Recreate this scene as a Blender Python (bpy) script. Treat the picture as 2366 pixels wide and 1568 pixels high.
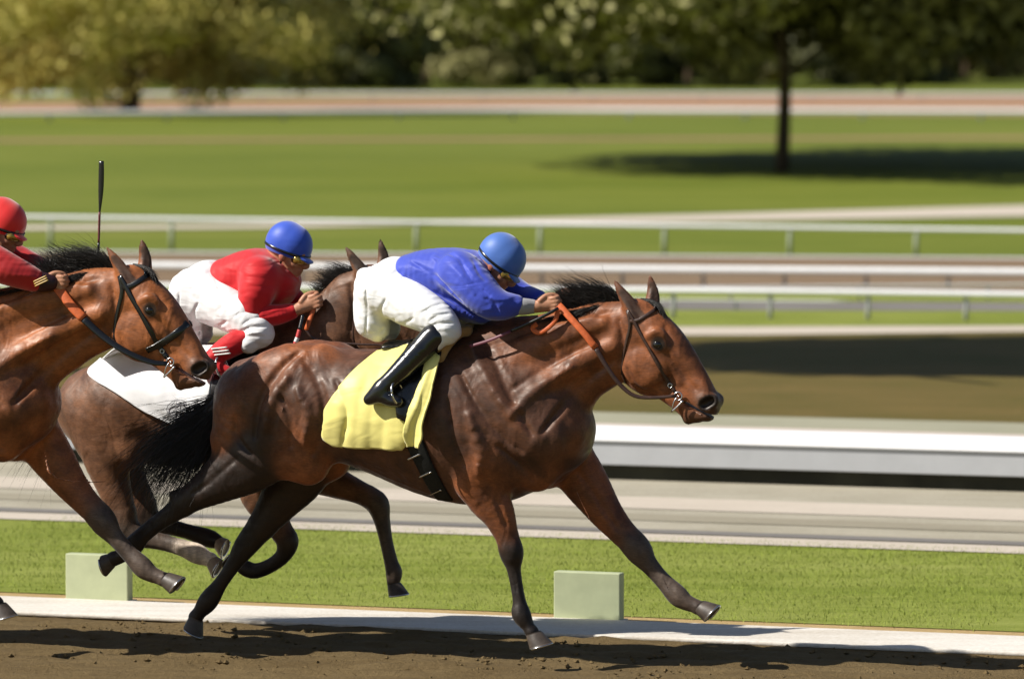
import bpy, math, random
import numpy as np
from mathutils import Vector, Matrix
from mathutils.bvhtree import BVHTree
for o in list(bpy.data.objects): bpy.data.objects.remove(o)
SC = bpy.context.scene
COL = SC.collection
# ------------------------------------------------------------------ camera
W_, H_ = 2365.0, 1568.0            # measuring frame of the photograph
FPX = 200.0/36.0*W_                # 200 mm telephoto
CAMH = 3.26
PITCH = math.atan((H_/2)/FPX)
CAMP = np.array([0.0, 0.0, CAMH])
cam = bpy.data.cameras.new('camera'); cam.lens = 200; cam.sensor_width = 36
camo = bpy.data.objects.new('camera', cam); COL.objects.link(camo)
camo.location = CAMP; camo.rotation_euler = (math.pi/2-PITCH, 0, 0)
cam.clip_start = 0.5; cam.clip_end = 6000
cam.dof.use_dof = True; cam.dof.focus_distance = 28.0; cam.dof.aperture_fstop = 2.8
SC.camera = camo
SC.render.resolution_x = 1024; SC.render.resolution_y = 678
# ------------------------------------------------------------------ light
SUN_EL = math.radians(42); SUN_DIR = np.array([-0.985, -0.20])   # where the sun stands, seen from the ground
SUN_DIR = SUN_DIR/np.linalg.norm(SUN_DIR)
w = bpy.data.worlds.new('World'); SC.world = w; w.use_nodes = True
nt = w.node_tree; bg = nt.nodes['Background']
sky = nt.nodes.new('ShaderNodeTexSky'); sky.sky_type = 'NISHITA'; sky.sun_disc = False
sky.sun_elevation = SUN_EL; sky.sun_rotation = math.atan2(SUN_DIR[0], SUN_DIR[1])
nt.links.new(sky.outputs[0], bg.inputs[0]); bg.inputs[1].default_value = 0.055
sl = bpy.data.lights.new('sun', 'SUN'); sl.energy = 5.0; sl.angle = math.radians(0.5); sl.color = (1, 0.95, 0.86)
so = bpy.data.objects.new('sun', sl); COL.objects.link(so)
sd = Vector((SUN_DIR[0]*math.cos(SUN_EL), SUN_DIR[1]*math.cos(SUN_EL), math.sin(SUN_EL)))
so.rotation_euler = sd.to_track_quat('Z', 'Y').to_euler()
SC.view_settings.view_transform = 'Standard'; SC.view_settings.look = 'None'
SC.view_settings.exposure = 0.38; SC.view_settings.gamma = 1
# ------------------------------------------------------------------ geometry of the view
ANG = math.radians(20.5)           # the track runs towards the camera on the right
U = np.array([math.cos(ANG), -math.sin(ANG), 0]); N = np.array([math.sin(ANG), math.cos(ANG), 0])
FW = np.array([0, math.cos(PITCH), -math.sin(PITCH)]); UP = np.array([0, math.sin(PITCH), math.cos(PITCH)])
def ray(px, py): return FW*FPX + np.array([1, 0, 0])*(px-W_/2) + UP*(H_/2-py)
def ground(px, py, z=0.0):
    r = ray(px, py); k = (z-CAMH)/r[2]; return CAMP + r*k
def project(X):
    d = np.asarray(X)-CAMP; y = d@FW
    return W_/2+d[0]/y*FPX, H_/2-(d@UP)/y*FPX
# ------------------------------------------------------------------ object helpers
def tag(o, label=None, cat=None, group=None, kind=None):
    if label: o['label'] = label
    if cat: o['category'] = cat
    if group: o['group'] = group
    if kind: o['kind'] = kind
    return o
def empty(name, loc, rz=0.0):
    o = bpy.data.objects.new(name, None); COL.objects.link(o); o.empty_display_size = .2
    o.location = [float(v) for v in loc]; o.rotation_euler = (0, 0, rz); return o
def mesh_obj(name, verts, faces, mat, parent=None, smooth=True, cols=None, loc=None):
    me = bpy.data.meshes.new(name)
    verts = np.asarray(verts, dtype=np.float32)
    if isinstance(faces, np.ndarray):
        nf, k = faces.shape
        me.vertices.add(len(verts)); me.vertices.foreach_set('co', verts.ravel())
        me.loops.add(nf*k); me.loops.foreach_set('vertex_index', faces.ravel().astype(np.int32))
        me.polygons.add(nf); me.polygons.foreach_set('loop_start', np.arange(0, nf*k, k, dtype=np.int32))
        me.polygons.foreach_set('loop_total', np.full(nf, k, dtype=np.int32))
        me.update(calc_edges=True)
    else:
        me.from_pydata([tuple(map(float, v)) for v in verts], [], faces)
    me.validate()
    me.polygons.foreach_set('use_smooth', np.full(len(me.polygons), smooth))
    if cols is not None:
        ca = me.color_attributes.new('Col', 'FLOAT_COLOR', 'POINT')
        cc = np.ones((len(verts), 4), dtype=np.float32); cc[:, :3] = cols
        ca.data.foreach_set('color', cc.ravel())
    me.materials.append(mat)
    o = bpy.data.objects.new(name, me); COL.objects.link(o)
    if parent: o.parent = parent
    if loc is not None: o.location = loc
    return o
# ------------------------------------------------------------------ materials
def lin(c): return tuple(((v/255+.055)/1.055)**2.4 if v > 10 else v/255/12.92 for v in c)
class Mat:
    def __init__(s, name, rough=.6, spec=.5):
        s.m = bpy.data.materials.new(name); s.m.use_nodes = True
        s.nt = s.m.node_tree; s.b = s.nt.nodes['Principled BSDF']
        s.b.inputs['Roughness'].default_value = rough
        s.b.inputs['Specular IOR Level'].default_value = spec
        s.tc = None
    def n(s, t, **k):
        nd = s.nt.nodes.new(t)
        for a, v in k.items(): setattr(nd, a, v)
        return nd
    def link(s, a, b): s.nt.links.new(a, b)
    def coord(s, scale=(1, 1, 1), rot=(0, 0, 0), obj=True):
        tc = s.n('ShaderNodeTexCoord'); mp = s.n('ShaderNodeMapping')
        mp.inputs['Scale'].default_value = scale; mp.inputs['Rotation'].default_value = rot
        s.link(tc.outputs['Object'], mp.inputs[0]); return mp.outputs[0]
    def noise(s, vec, scale, detail=4, rough=.55, dist=0):
        nd = s.n('ShaderNodeTexNoise'); nd.inputs['Scale'].default_value = scale
        nd.inputs['Detail'].default_value = detail; nd.inputs['Roughness'].default_value = rough
        nd.inputs['Distortion'].default_value = dist
        s.link(vec, nd.inputs['Vector']); return nd.outputs['Fac']
    def ramp(s, fac, stops):
        r = s.n('ShaderNodeValToRGB'); e = r.color_ramp.elements
        while len(e) < len(stops): e.new(.5)
        for i, (p, c) in enumerate(stops):
            e[i].position = p; e[i].color = (*c, 1) if not isinstance(c, (int, float)) else (c, c, c, 1)
        s.link(fac, r.inputs[0]); return r.outputs[0]
    def mix(s, fac, a, b, mode='MIX'):
        m = s.n('ShaderNodeMix'); m.data_type = 'RGBA'; m.blend_type = mode
        for sock, v in ((m.inputs[0], fac), (m.inputs[6], a), (m.inputs[7], b)):
            if hasattr(v, 'links'): s.link(v, sock)
            elif isinstance(v, (int, float)): sock.default_value = v
            else: sock.default_value = (*v, 1)
        return m.outputs[2]
    def base(s, v):
        if hasattr(v, 'links'): s.link(v, s.b.inputs['Base Color'])
        else: s.b.inputs['Base Color'].default_value = (*v, 1)
    def bump(s, h, strength=.3, dist=.01, prev=None):
        b = s.n('ShaderNodeBump'); b.inputs['Strength'].default_value = strength; b.inputs['Distance'].default_value = dist
        s.link(h, b.inputs['Height'])
        if prev: s.link(prev, b.inputs['Normal'])
        s.link(b.outputs[0], s.b.inputs['Normal']); return b.outputs[0]
    def set(s, **k):
        for a, v in k.items(): s.b.inputs[a.replace('_', ' ')].default_value = v
        return s
def plain(name, c, rough=.5, spec=.5, var=.12, scale=30, bump=.1, bd=.002, metal=0):
    m = Mat(name, rough, spec); v = m.coord()
    f = m.noise(v, scale, 4)
    lo = tuple(max(0, x*(1-var)) for x in c); hi = tuple(min(1, x*(1+var)) for x in c)
    m.base(m.ramp(f, [(.3, lo), (.7, hi)]))
    m.b.inputs['Metallic'].default_value = metal
    if bump: m.bump(m.noise(v, scale*3, 3), bump, bd)
    return m.m
def coat_mat(name, rough=.36):
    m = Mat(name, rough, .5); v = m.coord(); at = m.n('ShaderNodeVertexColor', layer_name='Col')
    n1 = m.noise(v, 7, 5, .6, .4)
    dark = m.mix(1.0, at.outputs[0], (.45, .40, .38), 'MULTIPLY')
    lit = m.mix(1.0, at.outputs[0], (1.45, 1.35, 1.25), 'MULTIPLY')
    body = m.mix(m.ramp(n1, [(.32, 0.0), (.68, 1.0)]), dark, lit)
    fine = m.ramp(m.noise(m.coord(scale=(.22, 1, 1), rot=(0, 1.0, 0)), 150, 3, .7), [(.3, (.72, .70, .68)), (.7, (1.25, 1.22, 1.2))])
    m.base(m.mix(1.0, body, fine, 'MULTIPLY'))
    hair = m.coord(scale=(1, 1, 3.2), rot=(0, .5, 0))
    b1 = m.bump(m.noise(m.coord(scale=(1, 1, .6), rot=(0, .5, 0)), 8, 2.5, .45, .9), .42, .03)
    b2 = m.bump(m.noise(m.coord(scale=(.4, 1, 1), rot=(0, 1.1, 0)), 22, 2, .5, .5), .06, .008, b1)
    m.bump(m.noise(m.coord(scale=(.3, 1, 1), rot=(0, .9, 0)), 190, 3), .35, .0016, b2)
    r = m.ramp(m.noise(m.coord(scale=(.35, 1, 1), rot=(0, 1.0, 0)), 30, 4), [(.3, .40), (.7, .66)])
    m.link(r, m.b.inputs['Roughness'])
    m.set(Sheen_Weight=.10, Sheen_Roughness=.4)
    m.b.inputs['Specular Tint'].default_value = (1, .93, .88, 1)
    return m.m
def cloth_mat(name, c, rough=.62, wr=.5, scale=11, spec=.3, sheen=.2, dist=.018, sub=0):
    wr *= .55; scale *= .5; dist *= 1.5
    m = Mat(name, rough, spec); v = m.coord()
    f = m.noise(v, 5, 4)
    m.base(m.ramp(f, [(.3, tuple(x*.86 for x in c)), (.7, tuple(min(1, x*1.08) for x in c))]))
    st = m.coord(scale=(1, 1, 2.6), rot=(0, .65, 0))
    b1 = m.bump(m.noise(st, scale, 1.5, .4, .9), wr, dist)
    m.bump(m.noise(v, 300, 2), .12, .001, b1)
    m.set(Sheen_Weight=sheen)
    return m.m
# ------------------------------------------------------------------ implicit surfaces
def smin(a, b, k):
    h = np.clip(.5+.5*(b-a)/k, 0, 1); return b*(1-h)+a*h-k*h*(1-h)
def catmull(P, n=4):
    P = np.asarray(P, float)
    if len(P) < 3: 
        t = np.linspace(0, 1, n+1)[:, None]; return P[0]*(1-t)+P[-1]*t
    Q = np.vstack([2*P[0]-P[1], P, 2*P[-1]-P[-2]]); out = []
    for i in range(1, len(Q)-2):
        p0, p1, p2, p3 = Q[i-1:i+3]
        for t in np.arange(n)/n:
            out.append(.5*((2*p1)+(-p0+p2)*t+(2*p0-5*p1+4*p2-p3)*t*t+(-p0+3*p1-3*p2+p3)*t**3))
    out.append(P[-1]); return np.array(out)
class Frame:
    """local frame of a runner: s forward, v away from the camera, z up; origin on the ground"""
    def __init__(s, px, py, off=0.0, dx=0, dy=0):
        s.O = ground(px, py) + N*off; s.dx, s.dy = dx, dy
        s.cam = s.loc(CAMP)
    def loc(s, X): d = np.asarray(X)-s.O; return np.array([d@U, d@N, d[2]])
    def P(s, px, py, t=0.0):
        r = ray(px+s.dx, py+s.dy); k = ((s.O-CAMP)@N - t)/(r@N); return s.loc(CAMP+r*k)
    def sc(s, px=1000, py=1000):
        r = ray(px+s.dx, py+s.dy); k = ((s.O-CAMP)@N)/(r@N); return 1.0/(FPX)*((r*k)@FW)
    def hit(s, bvh, px, py, off=.006, t=.2):
        r = ray(px+s.dx, py+s.dy); d = Vector((r@U, r@N, r[2])).normalized()
        h = bvh.ray_cast(Vector(s.cam), d)
        if h[0] is None:
            return s.P(px, py, t), np.array([0, -1.0, 0])
        n = np.array(h[1]); 
        if n@np.array(d) > 0: n = -n
        return np.array(h[0])+n*off, n
class SDF:
    def __init__(s, fr): s.fr = fr; s.pr = []
    def chain(s, pts, k=.03, c=0, op='+', mirror=False, n=4):
        A = []
        for p in pts:
            px, py, t, r = p[:4]; rl = p[4] if len(p) > 4 else r
            q = s.fr.P(px, py, t); m = s.fr.sc(px, py); A.append([*q, r*m, rl*m])
        s.local(A, k, c, op, mirror, n); return s
    def local(s, A, k=.03, c=0, op='+', mirror=False, n=4):
        if len(A) == 1: A = [A[0], [A[0][0]+1e-4]+list(A[0][1:])]; n = 1
        A = catmull(A, n); A[:, 3:] = np.maximum(A[:, 3:], .0015)
        s.pr.append((A, k, c, op))
        if mirror:
            B = A.copy(); B[:, 1] *= -1; s.pr.append((B, k, c, op))
    def lines(s, bvh, L, shift=lambda p: p):
        for pts, r, k, op, c in L:
            A = []
            for p in pts:
                q = shift(p); h_ = s.fr.hit(bvh, q[0], q[1], 0.0)
                if not isinstance(h_, tuple): continue
                m = s.fr.sc(*q); rr = r*m; P_ = h_[0]+h_[1]*(rr*.35 if op == '-' else -rr*.35)
                A.append([*P_, rr, rr])
            if len(A) >= 2:
                A[0][3] *= .5; A[-1][3] *= .5
                s.local(A, k, c, op, True, 3)
    @staticmethod
    def ev(A, X):
        best = None
        for i in range(len(A)-1):
            a, b = A[i], A[i+1]
            kp = .5*(a[3]/a[4]+b[3]/b[4])
            a3 = np.array([a[0], a[1]*kp, a[2]]); b3 = np.array([b[0], b[1]*kp, b[2]])
            qx = X[0]-a3[0]; qy = X[1]*kp-a3[1]; qz = X[2]-a3[2]
            e = b3-a3; L = max(e@e, 1e-12)
            h = np.clip((qx*e[0]+qy*e[1]+qz*e[2])/L, 0, 1)
            d = np.sqrt((qx-h*e[0])**2+(qy-h*e[1])**2+(qz-h*e[2])**2)-(a[3]+(b[3]-a[3])*h)
            if kp > 1: d = d/kp**.5
            best = d if best is None else np.minimum(best, d)
        return best
    def build(s, h, cut=None):
        lo = np.min([np.min(A[:, :3]-A[:, 3:].max(1)[:, None], 0) for A, k, c, op in s.pr if op == '+'], 0)-3*h
        hi = np.max([np.max(A[:, :3]+A[:, 3:].max(1)[:, None], 0) for A, k, c, op in s.pr if op == '+'], 0)+3*h
        n = np.ceil((hi-lo)/h).astype(int)+1
        ax = [lo[i]+h*np.arange(n[i]) for i in range(3)]
        F = np.full(n, 10.0, dtype=np.float32)
        for A, k, c, op in s.pr:
            pad = 2.2*k+3*h
            # walk the chain in short pieces so that each touches a small box only
            step = 3
            l = np.min(A[:, :3]-A[:, 3:].max(1)[:, None], 0)-pad; g = np.max(A[:, :3]+A[:, 3:].max(1)[:, None], 0)+pad
            i0 = np.maximum(np.floor((l-lo)/h).astype(int), 0); i1 = np.minimum(np.ceil((g-lo)/h).astype(int)+1, n)
            if np.any(i1 <= i0): continue
            D = np.full(i1-i0, 10.0, dtype=np.float32)
            for j in range(0, len(A)-1, step):
                B = A[j:j+step+1]
                l = np.min(B[:, :3]-B[:, 3:].max(1)[:, None], 0)-pad; g = np.max(B[:, :3]+B[:, 3:].max(1)[:, None], 0)+pad
                j0 = np.maximum(np.floor((l-lo)/h).astype(int), i0); j1 = np.minimum(np.ceil((g-lo)/h).astype(int)+1, i1)
                if np.any(j1 <= j0): continue
                X = [ax[0][j0[0]:j1[0], None, None].astype(np.float32), ax[1][None, j0[1]:j1[1], None].astype(np.float32), ax[2][None, None, j0[2]:j1[2]].astype(np.float32)]
                sl_ = tuple(slice(j0[q]-i0[q], j1[q]-i0[q]) for q in range(3))
                D[sl_] = np.minimum(D[sl_], SDF.ev(B, X))
            S = tuple(slice(i0[q], i1[q]) for q in range(3))
            if op == '+': F[S] = smin(F[S], D, k)
            else: F[S] = -smin(-F[S], D, k)
        if cut is not None: F = cut(F, ax)
        V, Q = surface_nets(F, lo, h)
        return V, Q
    def colors(s, V, pal, sig=.012):
        num = np.zeros((len(V), 3)); den = np.zeros(len(V))+1e-12
        X = [V[:, 0], V[:, 1], V[:, 2]]
        for A, k, c, op in s.pr:
            if c is None: continue
            d = SDF.ev(A, X)
            wgt = np.exp(-np.clip(d, -.02, .3)/sig) if op == '+' else np.exp(-np.clip(-d+.002, 0, .3)/(sig*.3))*(-d > -.006)*40*(np.abs(d) < .02)
            if op == '-' : wgt = np.where(np.abs(d) < .012, 60*np.exp(-np.abs(d)/.004), 0)
            num += wgt[:, None]*np.array(pal[c]); den += wgt
        return num/den[:, None]
def surface_nets(F, lo, h):
    ins = F < 0
    nx, ny, nz = F.shape
    cnt = np.zeros((nx-1, ny-1, nz-1), np.int8)
    for a in (0, 1):
        for b in (0, 1):
            for c in (0, 1): cnt += ins[a:nx-1+a, b:ny-1+b, c:nz-1+c]
    act = (cnt > 0) & (cnt < 8)
    I = np.argwhere(act); idx = -np.ones(act.shape, np.int64); idx[act] = np.arange(len(I))
    acc = np.zeros((len(I), 3)); num = np.zeros(len(I))
    corners = [(a, b, c) for a in (0, 1) for b in (0, 1) for c in (0, 1)]
    for p in corners:
        for q in range(3):
            if p[q]: continue
            p2 = list(p); p2[q] = 1
            f0 = F[I[:, 0]+p[0], I[:, 1]+p[1], I[:, 2]+p[2]]; f1 = F[I[:, 0]+p2[0], I[:, 1]+p2[1], I[:, 2]+p2[2]]
            m = (f0 < 0) != (f1 < 0)
            t = np.where(m, f0/np.where(m, f0-f1, 1), 0)
            pt = np.tile(np.array(p, float), (len(I), 1)); pt[:, q] += t
            acc += pt*m[:, None]; num += m
    V = lo+h*(I+acc/num[:, None])
    quads = []
    for q in range(3):
        s0 = [slice(None)]*3; s1 = [slice(None)]*3
        s0[q] = slice(0, -1); s1[q] = slice(1, None)
        e = np.argwhere(ins[tuple(s0)] != ins[tuple(s1)])
        u, v = [(1, 2), (2, 0), (0, 1)][q]
        ok = (e[:, u] > 0) & (e[:, v] > 0) & (e[:, u] < F.shape[u]-1) & (e[:, v] < F.shape[v]-1)
        e = e[ok]; flip = ins[e[:, 0], e[:, 1], e[:, 2]]
        def g(du, dv):
            w_ = e.copy(); w_[:, u] -= du; w_[:, v] -= dv; return idx[w_[:, 0], w_[:, 1], w_[:, 2]]
        a, b, c, d = g(1, 1), g(0, 1), g(0, 0), g(1, 0)
        quads.append(np.where(flip[:, None], np.stack([a, b, c, d], 1), np.stack([d, c, b, a], 1)))
    return V, np.vstack(quads)
def relax(V, Q, it=2, lam=.5):
    E = np.vstack([Q[:, [0, 1]], Q[:, [1, 2]], Q[:, [2, 3]], Q[:, [3, 0]]])
    for _ in range(it):
        S = np.zeros_like(V); C = np.zeros(len(V))
        for k in range(3):
            S[:, k] = np.bincount(E[:, 0], V[E[:, 1], k], len(V))+np.bincount(E[:, 1], V[E[:, 0], k], len(V))
        C = np.bincount(E[:, 0], minlength=len(V))+np.bincount(E[:, 1], minlength=len(V))
        V = V*(1-lam)+lam*S/np.maximum(C, 1)[:, None]
    return V
def sdf_obj(name, S, h, mat, parent, pal=None, cut=None, it=2, disp=None):
    V, Q = S.build(h, cut); V = relax(V, Q, it)
    if disp: V = V+vnorm(V, Q)*disp(V)[:, None]
    cols = S.colors(V, pal) if pal else None
    return mesh_obj(name, V, Q, mat, parent, True, cols)
def waves(V, seed, fr=(7, 16, 22), rot=.9, n=14):
    rs = np.random.default_rng(seed); c, s = math.cos(rot), math.sin(rot)
    A = V[:, 0]*c+V[:, 2]*s; B = -V[:, 0]*s+V[:, 2]*c; C = V[:, 1]
    out = np.zeros(len(V))
    for _ in range(n):
        k = rs.normal(0, 1, 3)*np.array([fr[0], fr[2], fr[1]]); out += np.sin(k[0]*A+k[2]*B+k[1]*C+rs.uniform(0, 6.28)+1.2*np.sin(A*fr[0]*.7+B*5+_))
    return out/math.sqrt(n)
def vnorm(V, Q):
    n = np.cross(V[Q[:, 2]]-V[Q[:, 0]], V[Q[:, 3]]-V[Q[:, 1]]); N_ = np.zeros_like(V)
    for k in range(4):
        for c in range(3): N_[:, c] += np.bincount(Q[:, k], n[:, c], len(V))
    return N_/(np.linalg.norm(N_, axis=1)[:, None]+1e-9)
def bvh_of(o):
    return BVHTree.FromPolygons([v.co[:] for v in o.data.vertices], [tuple(p.vertices) for p in o.data.polygons])
# ------------------------------------------------------------------ sweeps, straps, hair
def sweep(pts, wid, thk, nrm=None, sides=8, res=4, close=False):
    """flat or round strap along pts; wid/thk half sizes (lists or numbers)"""
    P = np.asarray(pts, float); k = len(P)
    wv = np.full(k, wid) if np.isscalar(wid) else np.asarray(wid, float)
    tv = np.full(k, thk) if np.isscalar(thk) else np.asarray(thk, float)
    nn = np.tile([0, -1.0, .2], (k, 1)) if nrm is None else np.asarray(nrm, float)
    A = np.hstack([P, wv[:, None], tv[:, None], nn])
    A = catmull(A, res); P, wv, tv, nn = A[:, :3], A[:, 3], A[:, 4], A[:, 5:]
    T = np.gradient(P, axis=0); T /= np.linalg.norm(T, axis=1)[:, None]+1e-9
    B = np.cross(T, nn); B /= np.linalg.norm(B, axis=1)[:, None]+1e-9
    nn = np.cross(B, T)
    V = []; F = []
    for i in range(len(P)):
        for j in range(sides):
            a = 2*math.pi*j/sides
            ca, sa = math.cos(a), math.sin(a)
            ca = math.copysign(abs(ca)**.7, ca); sa = math.copysign(abs(sa)**.7, sa)
            V.append(P[i]+B[i]*ca*wv[i]+nn[i]*sa*tv[i])
    for i in range(len(P)-1):
        for j in range(sides):
            F.append((i*sides+j, i*sides+(j+1) % sides, (i+1)*sides+(j+1) % sides, (i+1)*sides+j))
    F.append(tuple(range(sides))[::-1]); m = (len(P)-1)*sides; F.append(tuple(m+j for j in range(sides)))
    return V, F
class MB:
    def __init__(s): s.V = []; s.F = []
    def add(s, V, F):
        o = len(s.V); s.V += [tuple(v) for v in V]; s.F += [tuple(i+o for i in f) for f in F]; return s
    def sweep(s, *a, **k): return s.add(*sweep(*a, **k))
    def box(s, c, d, ax=None, bev=0.0):
        ax = ax or (np.array([1, 0, 0]), np.array([0, 1, 0]), np.array([0, 0, 1]))
        V = [np.asarray(c)+ax[0]*d[0]*i+ax[1]*d[1]*j+ax[2]*d[2]*k for i in (-.5, .5) for j in (-.5, .5) for k in (-.5, .5)]
        F = [(0, 1, 3, 2), (4, 6, 7, 5), (0, 4, 5, 1), (2, 3, 7, 6), (0, 2, 6, 4), (1, 5, 7, 3)]
        return s.add(V, F)
    pair = False
    def mirror(s): s.pair = True; return s
    def build(s, name, mat, parent=None, smooth=True, bevel=0):
        o = mesh_obj(name, s.V, s.F, mat, parent, smooth)
        if s.pair: mesh_obj(name, [(a, -b, c) for a, b, c in s.V], [tuple(f)[::-1] for f in s.F], mat, parent, smooth)
        if bevel:
            md = o.modifiers.new('b', 'BEVEL'); md.width = bevel; md.segments = 2; md.limit_method = 'ANGLE'
        return o
def strands(curves, rng, n, spread, wid, jit=.3, seg=6, lenj=.25):
    """tufts of hair: curves = list of polylines (k x 3); n hairs spread between neighbouring curves"""
    V = []; F = []
    C = [catmull(c, 4) for c in curves]; m = min(len(c) for c in C)
    C = [c[np.linspace(0, len(c)-1, 14).round().astype(int)] for c in C]
    for _ in range(n):
        u = rng.random()*(len(C)-1); i = min(int(u), len(C)-2); f = u-i
        P = C[i]*(1-f)+C[i+1]*f; L = 1-lenj*rng.random()
        T = np.linspace(0, L*13, seg+1); lo_ = np.floor(T).astype(int).clip(0, 12); fr_ = (T-lo_)[:, None]
        P = P[lo_]*(1-fr_)+P[lo_+1]*fr_
        g = np.linspace(0, 1, seg+1)
        off = rng.normal(0, 1, 3)*spread; cur = rng.normal(0, 1, 3)*spread*jit*3
        P = P+off*(.25+.75*g[:, None])+cur*(g[:, None]**2)+np.sin(g*rng.uniform(3, 7)+rng.uniform(0, 6))[:, None]*rng.normal(0, 1, 3)*spread*.25
        wv = wid*rng.uniform(.6, 1.3)*(1-g**2*.85)
        T_ = np.gradient(P, axis=0); T_ /= np.linalg.norm(T_, axis=1)[:, None]+1e-9
        a = np.cross(T_, rng.normal(0, 1, 3)); a /= np.linalg.norm(a, axis=1)[:, None]+1e-9; b = np.cross(T_, a)
        o = len(V)
        for q in range(seg+1):
            for j in range(3):
                an = j*2.094; V.append(P[q]+(a[q]*math.cos(an)+b[q]*math.sin(an))*wv[q])
        for q in range(seg):
            for j in range(3): F.append((o+q*3+j, o+q*3+(j+1) % 3, o+q*3+3+(j+1) % 3, o+q*3+3+j))
    return V, F
# ================================================================== setting
def S_(y): return lambda x: y*(1+x/35000.0)        # a line along the track, by its height at the left edge
def lin_(pts):
    xs = [p[0] for p in pts]; ys = [p[1] for p in pts]
    def f(x):
        if x < xs[0]: return ys[0]+(x-xs[0])*(ys[1]-ys[0])/(xs[1]-xs[0])
        if x > xs[-1]: return ys[-1]+(x-xs[-1])*(ys[-1]-ys[-2])/(xs[-1]-xs[-2])
        return float(np.interp(x, xs, ys))
    return f
def strip(name, top, bot, mat, z, x0=-2600, x1=5000, n=24, nv=1):
    V = []
    for x in np.linspace(x0, x1, n):
        for j in range(nv+1):
            V.append(ground(x, top(x)+(bot(x)-top(x))*j/nv, z))
    F = [(i*(nv+1)+j, i*(nv+1)+j+1, (i+1)*(nv+1)+j+1, (i+1)*(nv+1)+j) for i in range(n-1) for j in range(nv)]
    o = mesh_obj(name, V, F, mat, None, False); o['kind'] = 'structure'; return o
ROT = (0, 0, ANG)
def turf(name, lo, mid, hi, s=1.0, bs=60, mow=2.2, bump=.6):
    m = Mat(name, .75, .15); v = m.coord(rot=ROT); vs = m.coord(rot=ROT, scale=(.12, 1, 1))
    a = m.noise(v, .55*s, 5, .6); b = m.noise(vs, mow, 4, .6); c = m.noise(v, 22, 4, .7); d = m.noise(vs, 9, 4, .7)
    x = m.mix(.5, a, b); x = m.mix(.35, x, d); x = m.mix(.22, x, c)
    m.base(m.ramp(x, [(.40, lo), (.5, mid), (.60, hi)]))
    m.bump(m.noise(m.coord(), bs, 4, .7), bump, .03); m.set(Sheen_Weight=.0); return m.m
def dirt(name, lo, hi, s=1.0, harrow=True, bump=.7):
    m = Mat(name, .9, .12); v = m.coord(rot=ROT); vs = m.coord(rot=ROT, scale=(.10, 1, 1))
    a = m.noise(v, 1.1*s, 6, .65); b = m.noise(vs, 7*s, 5, .65); c = m.noise(v, 38, 5, .7)
    x = m.mix(.5, a, b); x = m.mix(.35, x, c)
    m.base(m.ramp(x, [(.34, lo), (.66, hi)]))
    b1 = m.bump(b, bump*.8, .05); m.bump(m.noise(v, 26, 6, .75), bump, .03, b1); return m.m
M_lawn = turf('lawn', (.095, .130, .014), (.142, .172, .022), (.195, .208, .038), .18, 9, .9)
M_turf = turf('near_turf', (.180, .230, .026), (.265, .305, .055), (.33, .36, .085), 1.0, 90, 2.5, .7)
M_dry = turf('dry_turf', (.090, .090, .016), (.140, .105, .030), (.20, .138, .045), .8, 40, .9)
M_dirt = dirt('track_dirt', (.105, .070, .030), (.190, .135, .064))
M_dirt2 = dirt('far_dirt', (.17, .115, .07), (.26, .185, .12), .5, True, .3)
M_pink = dirt('red_dirt', (.30, .175, .105), (.40, .25, .16), .3, True, .3)
M_conc = dirt('path_concrete', (.27, .245, .18), (.47, .43, .35), 1.2, False, .25)
M_grav = dirt('pale_gravel', (.27, .265, .19), (.40, .385, .29), .8, False, .3)
M_pale = dirt('pale_path', (.46, .40, .33), (.60, .53, .45), .5, False, .2)
M_tanv = dirt('tan_verge', (.36, .24, .10), (.52, .38, .19), 1.0, False, .5)
M_kerb = dirt('kerb_white', (.50, .44, .36), (.82, .79, .74), .9, False, .25)
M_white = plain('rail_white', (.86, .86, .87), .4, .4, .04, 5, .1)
M_whg = plain('rail_shaded_white', (.42, .43, .45), .5, .4, .06, 4, .1)  # white paint with the barrier face's shade put into the colour; posts share it
M_shade = plain('recess_shade', (.030, .030, .020), .7, .2, .4, 3, .2)  # shade under the barrier's face, put in as a near-black colour
M_gband = dirt('grey_asphalt', (.15, .14, .13), (.24, .225, .21), .6, False, .2)
m0 = mesh_obj('ground', [(-1500, -120, -.012), (1500, -120, -.012), (1500, 4000, -.012), (-1500, 4000, -.012)], [(0, 1, 2, 3)], M_lawn, None, False); m0['kind'] = 'structure'
# main dirt track the horses run on (real clods and harrow ridges)
rs = np.random.default_rng(4); V = []; nu, nv = 260, 90
kn = ground(0, 1418)@N                                   # distance line of the kerb foot
for j in range(nv+1):
    for i in range(nu+1):
        s_ = -25.5+i*.11 ; q = kn+.05-(j/nv)**1.25*7.0
        b = U*(s_+5.5)+N*q; z = .004+.010*math.sin(q*26+.6*math.sin(s_*.9))+.010*rs.normal()*.55+.010*math.sin(s_*2.1+q*3.3)*math.sin(s_*.7-q)
        z = z if j > 1 else 0.0
        V.append((b[0], b[1], max(z, -.01)))
F = [(j*(nu+1)+i, j*(nu+1)+i+1, (j+1)*(nu+1)+i+1, (j+1)*(nu+1)+i) for j in range(nv) for i in range(nu)]
t0 = mesh_obj('dirt_track', V, F, M_dirt, None, True); t0['kind'] = 'structure'
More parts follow.
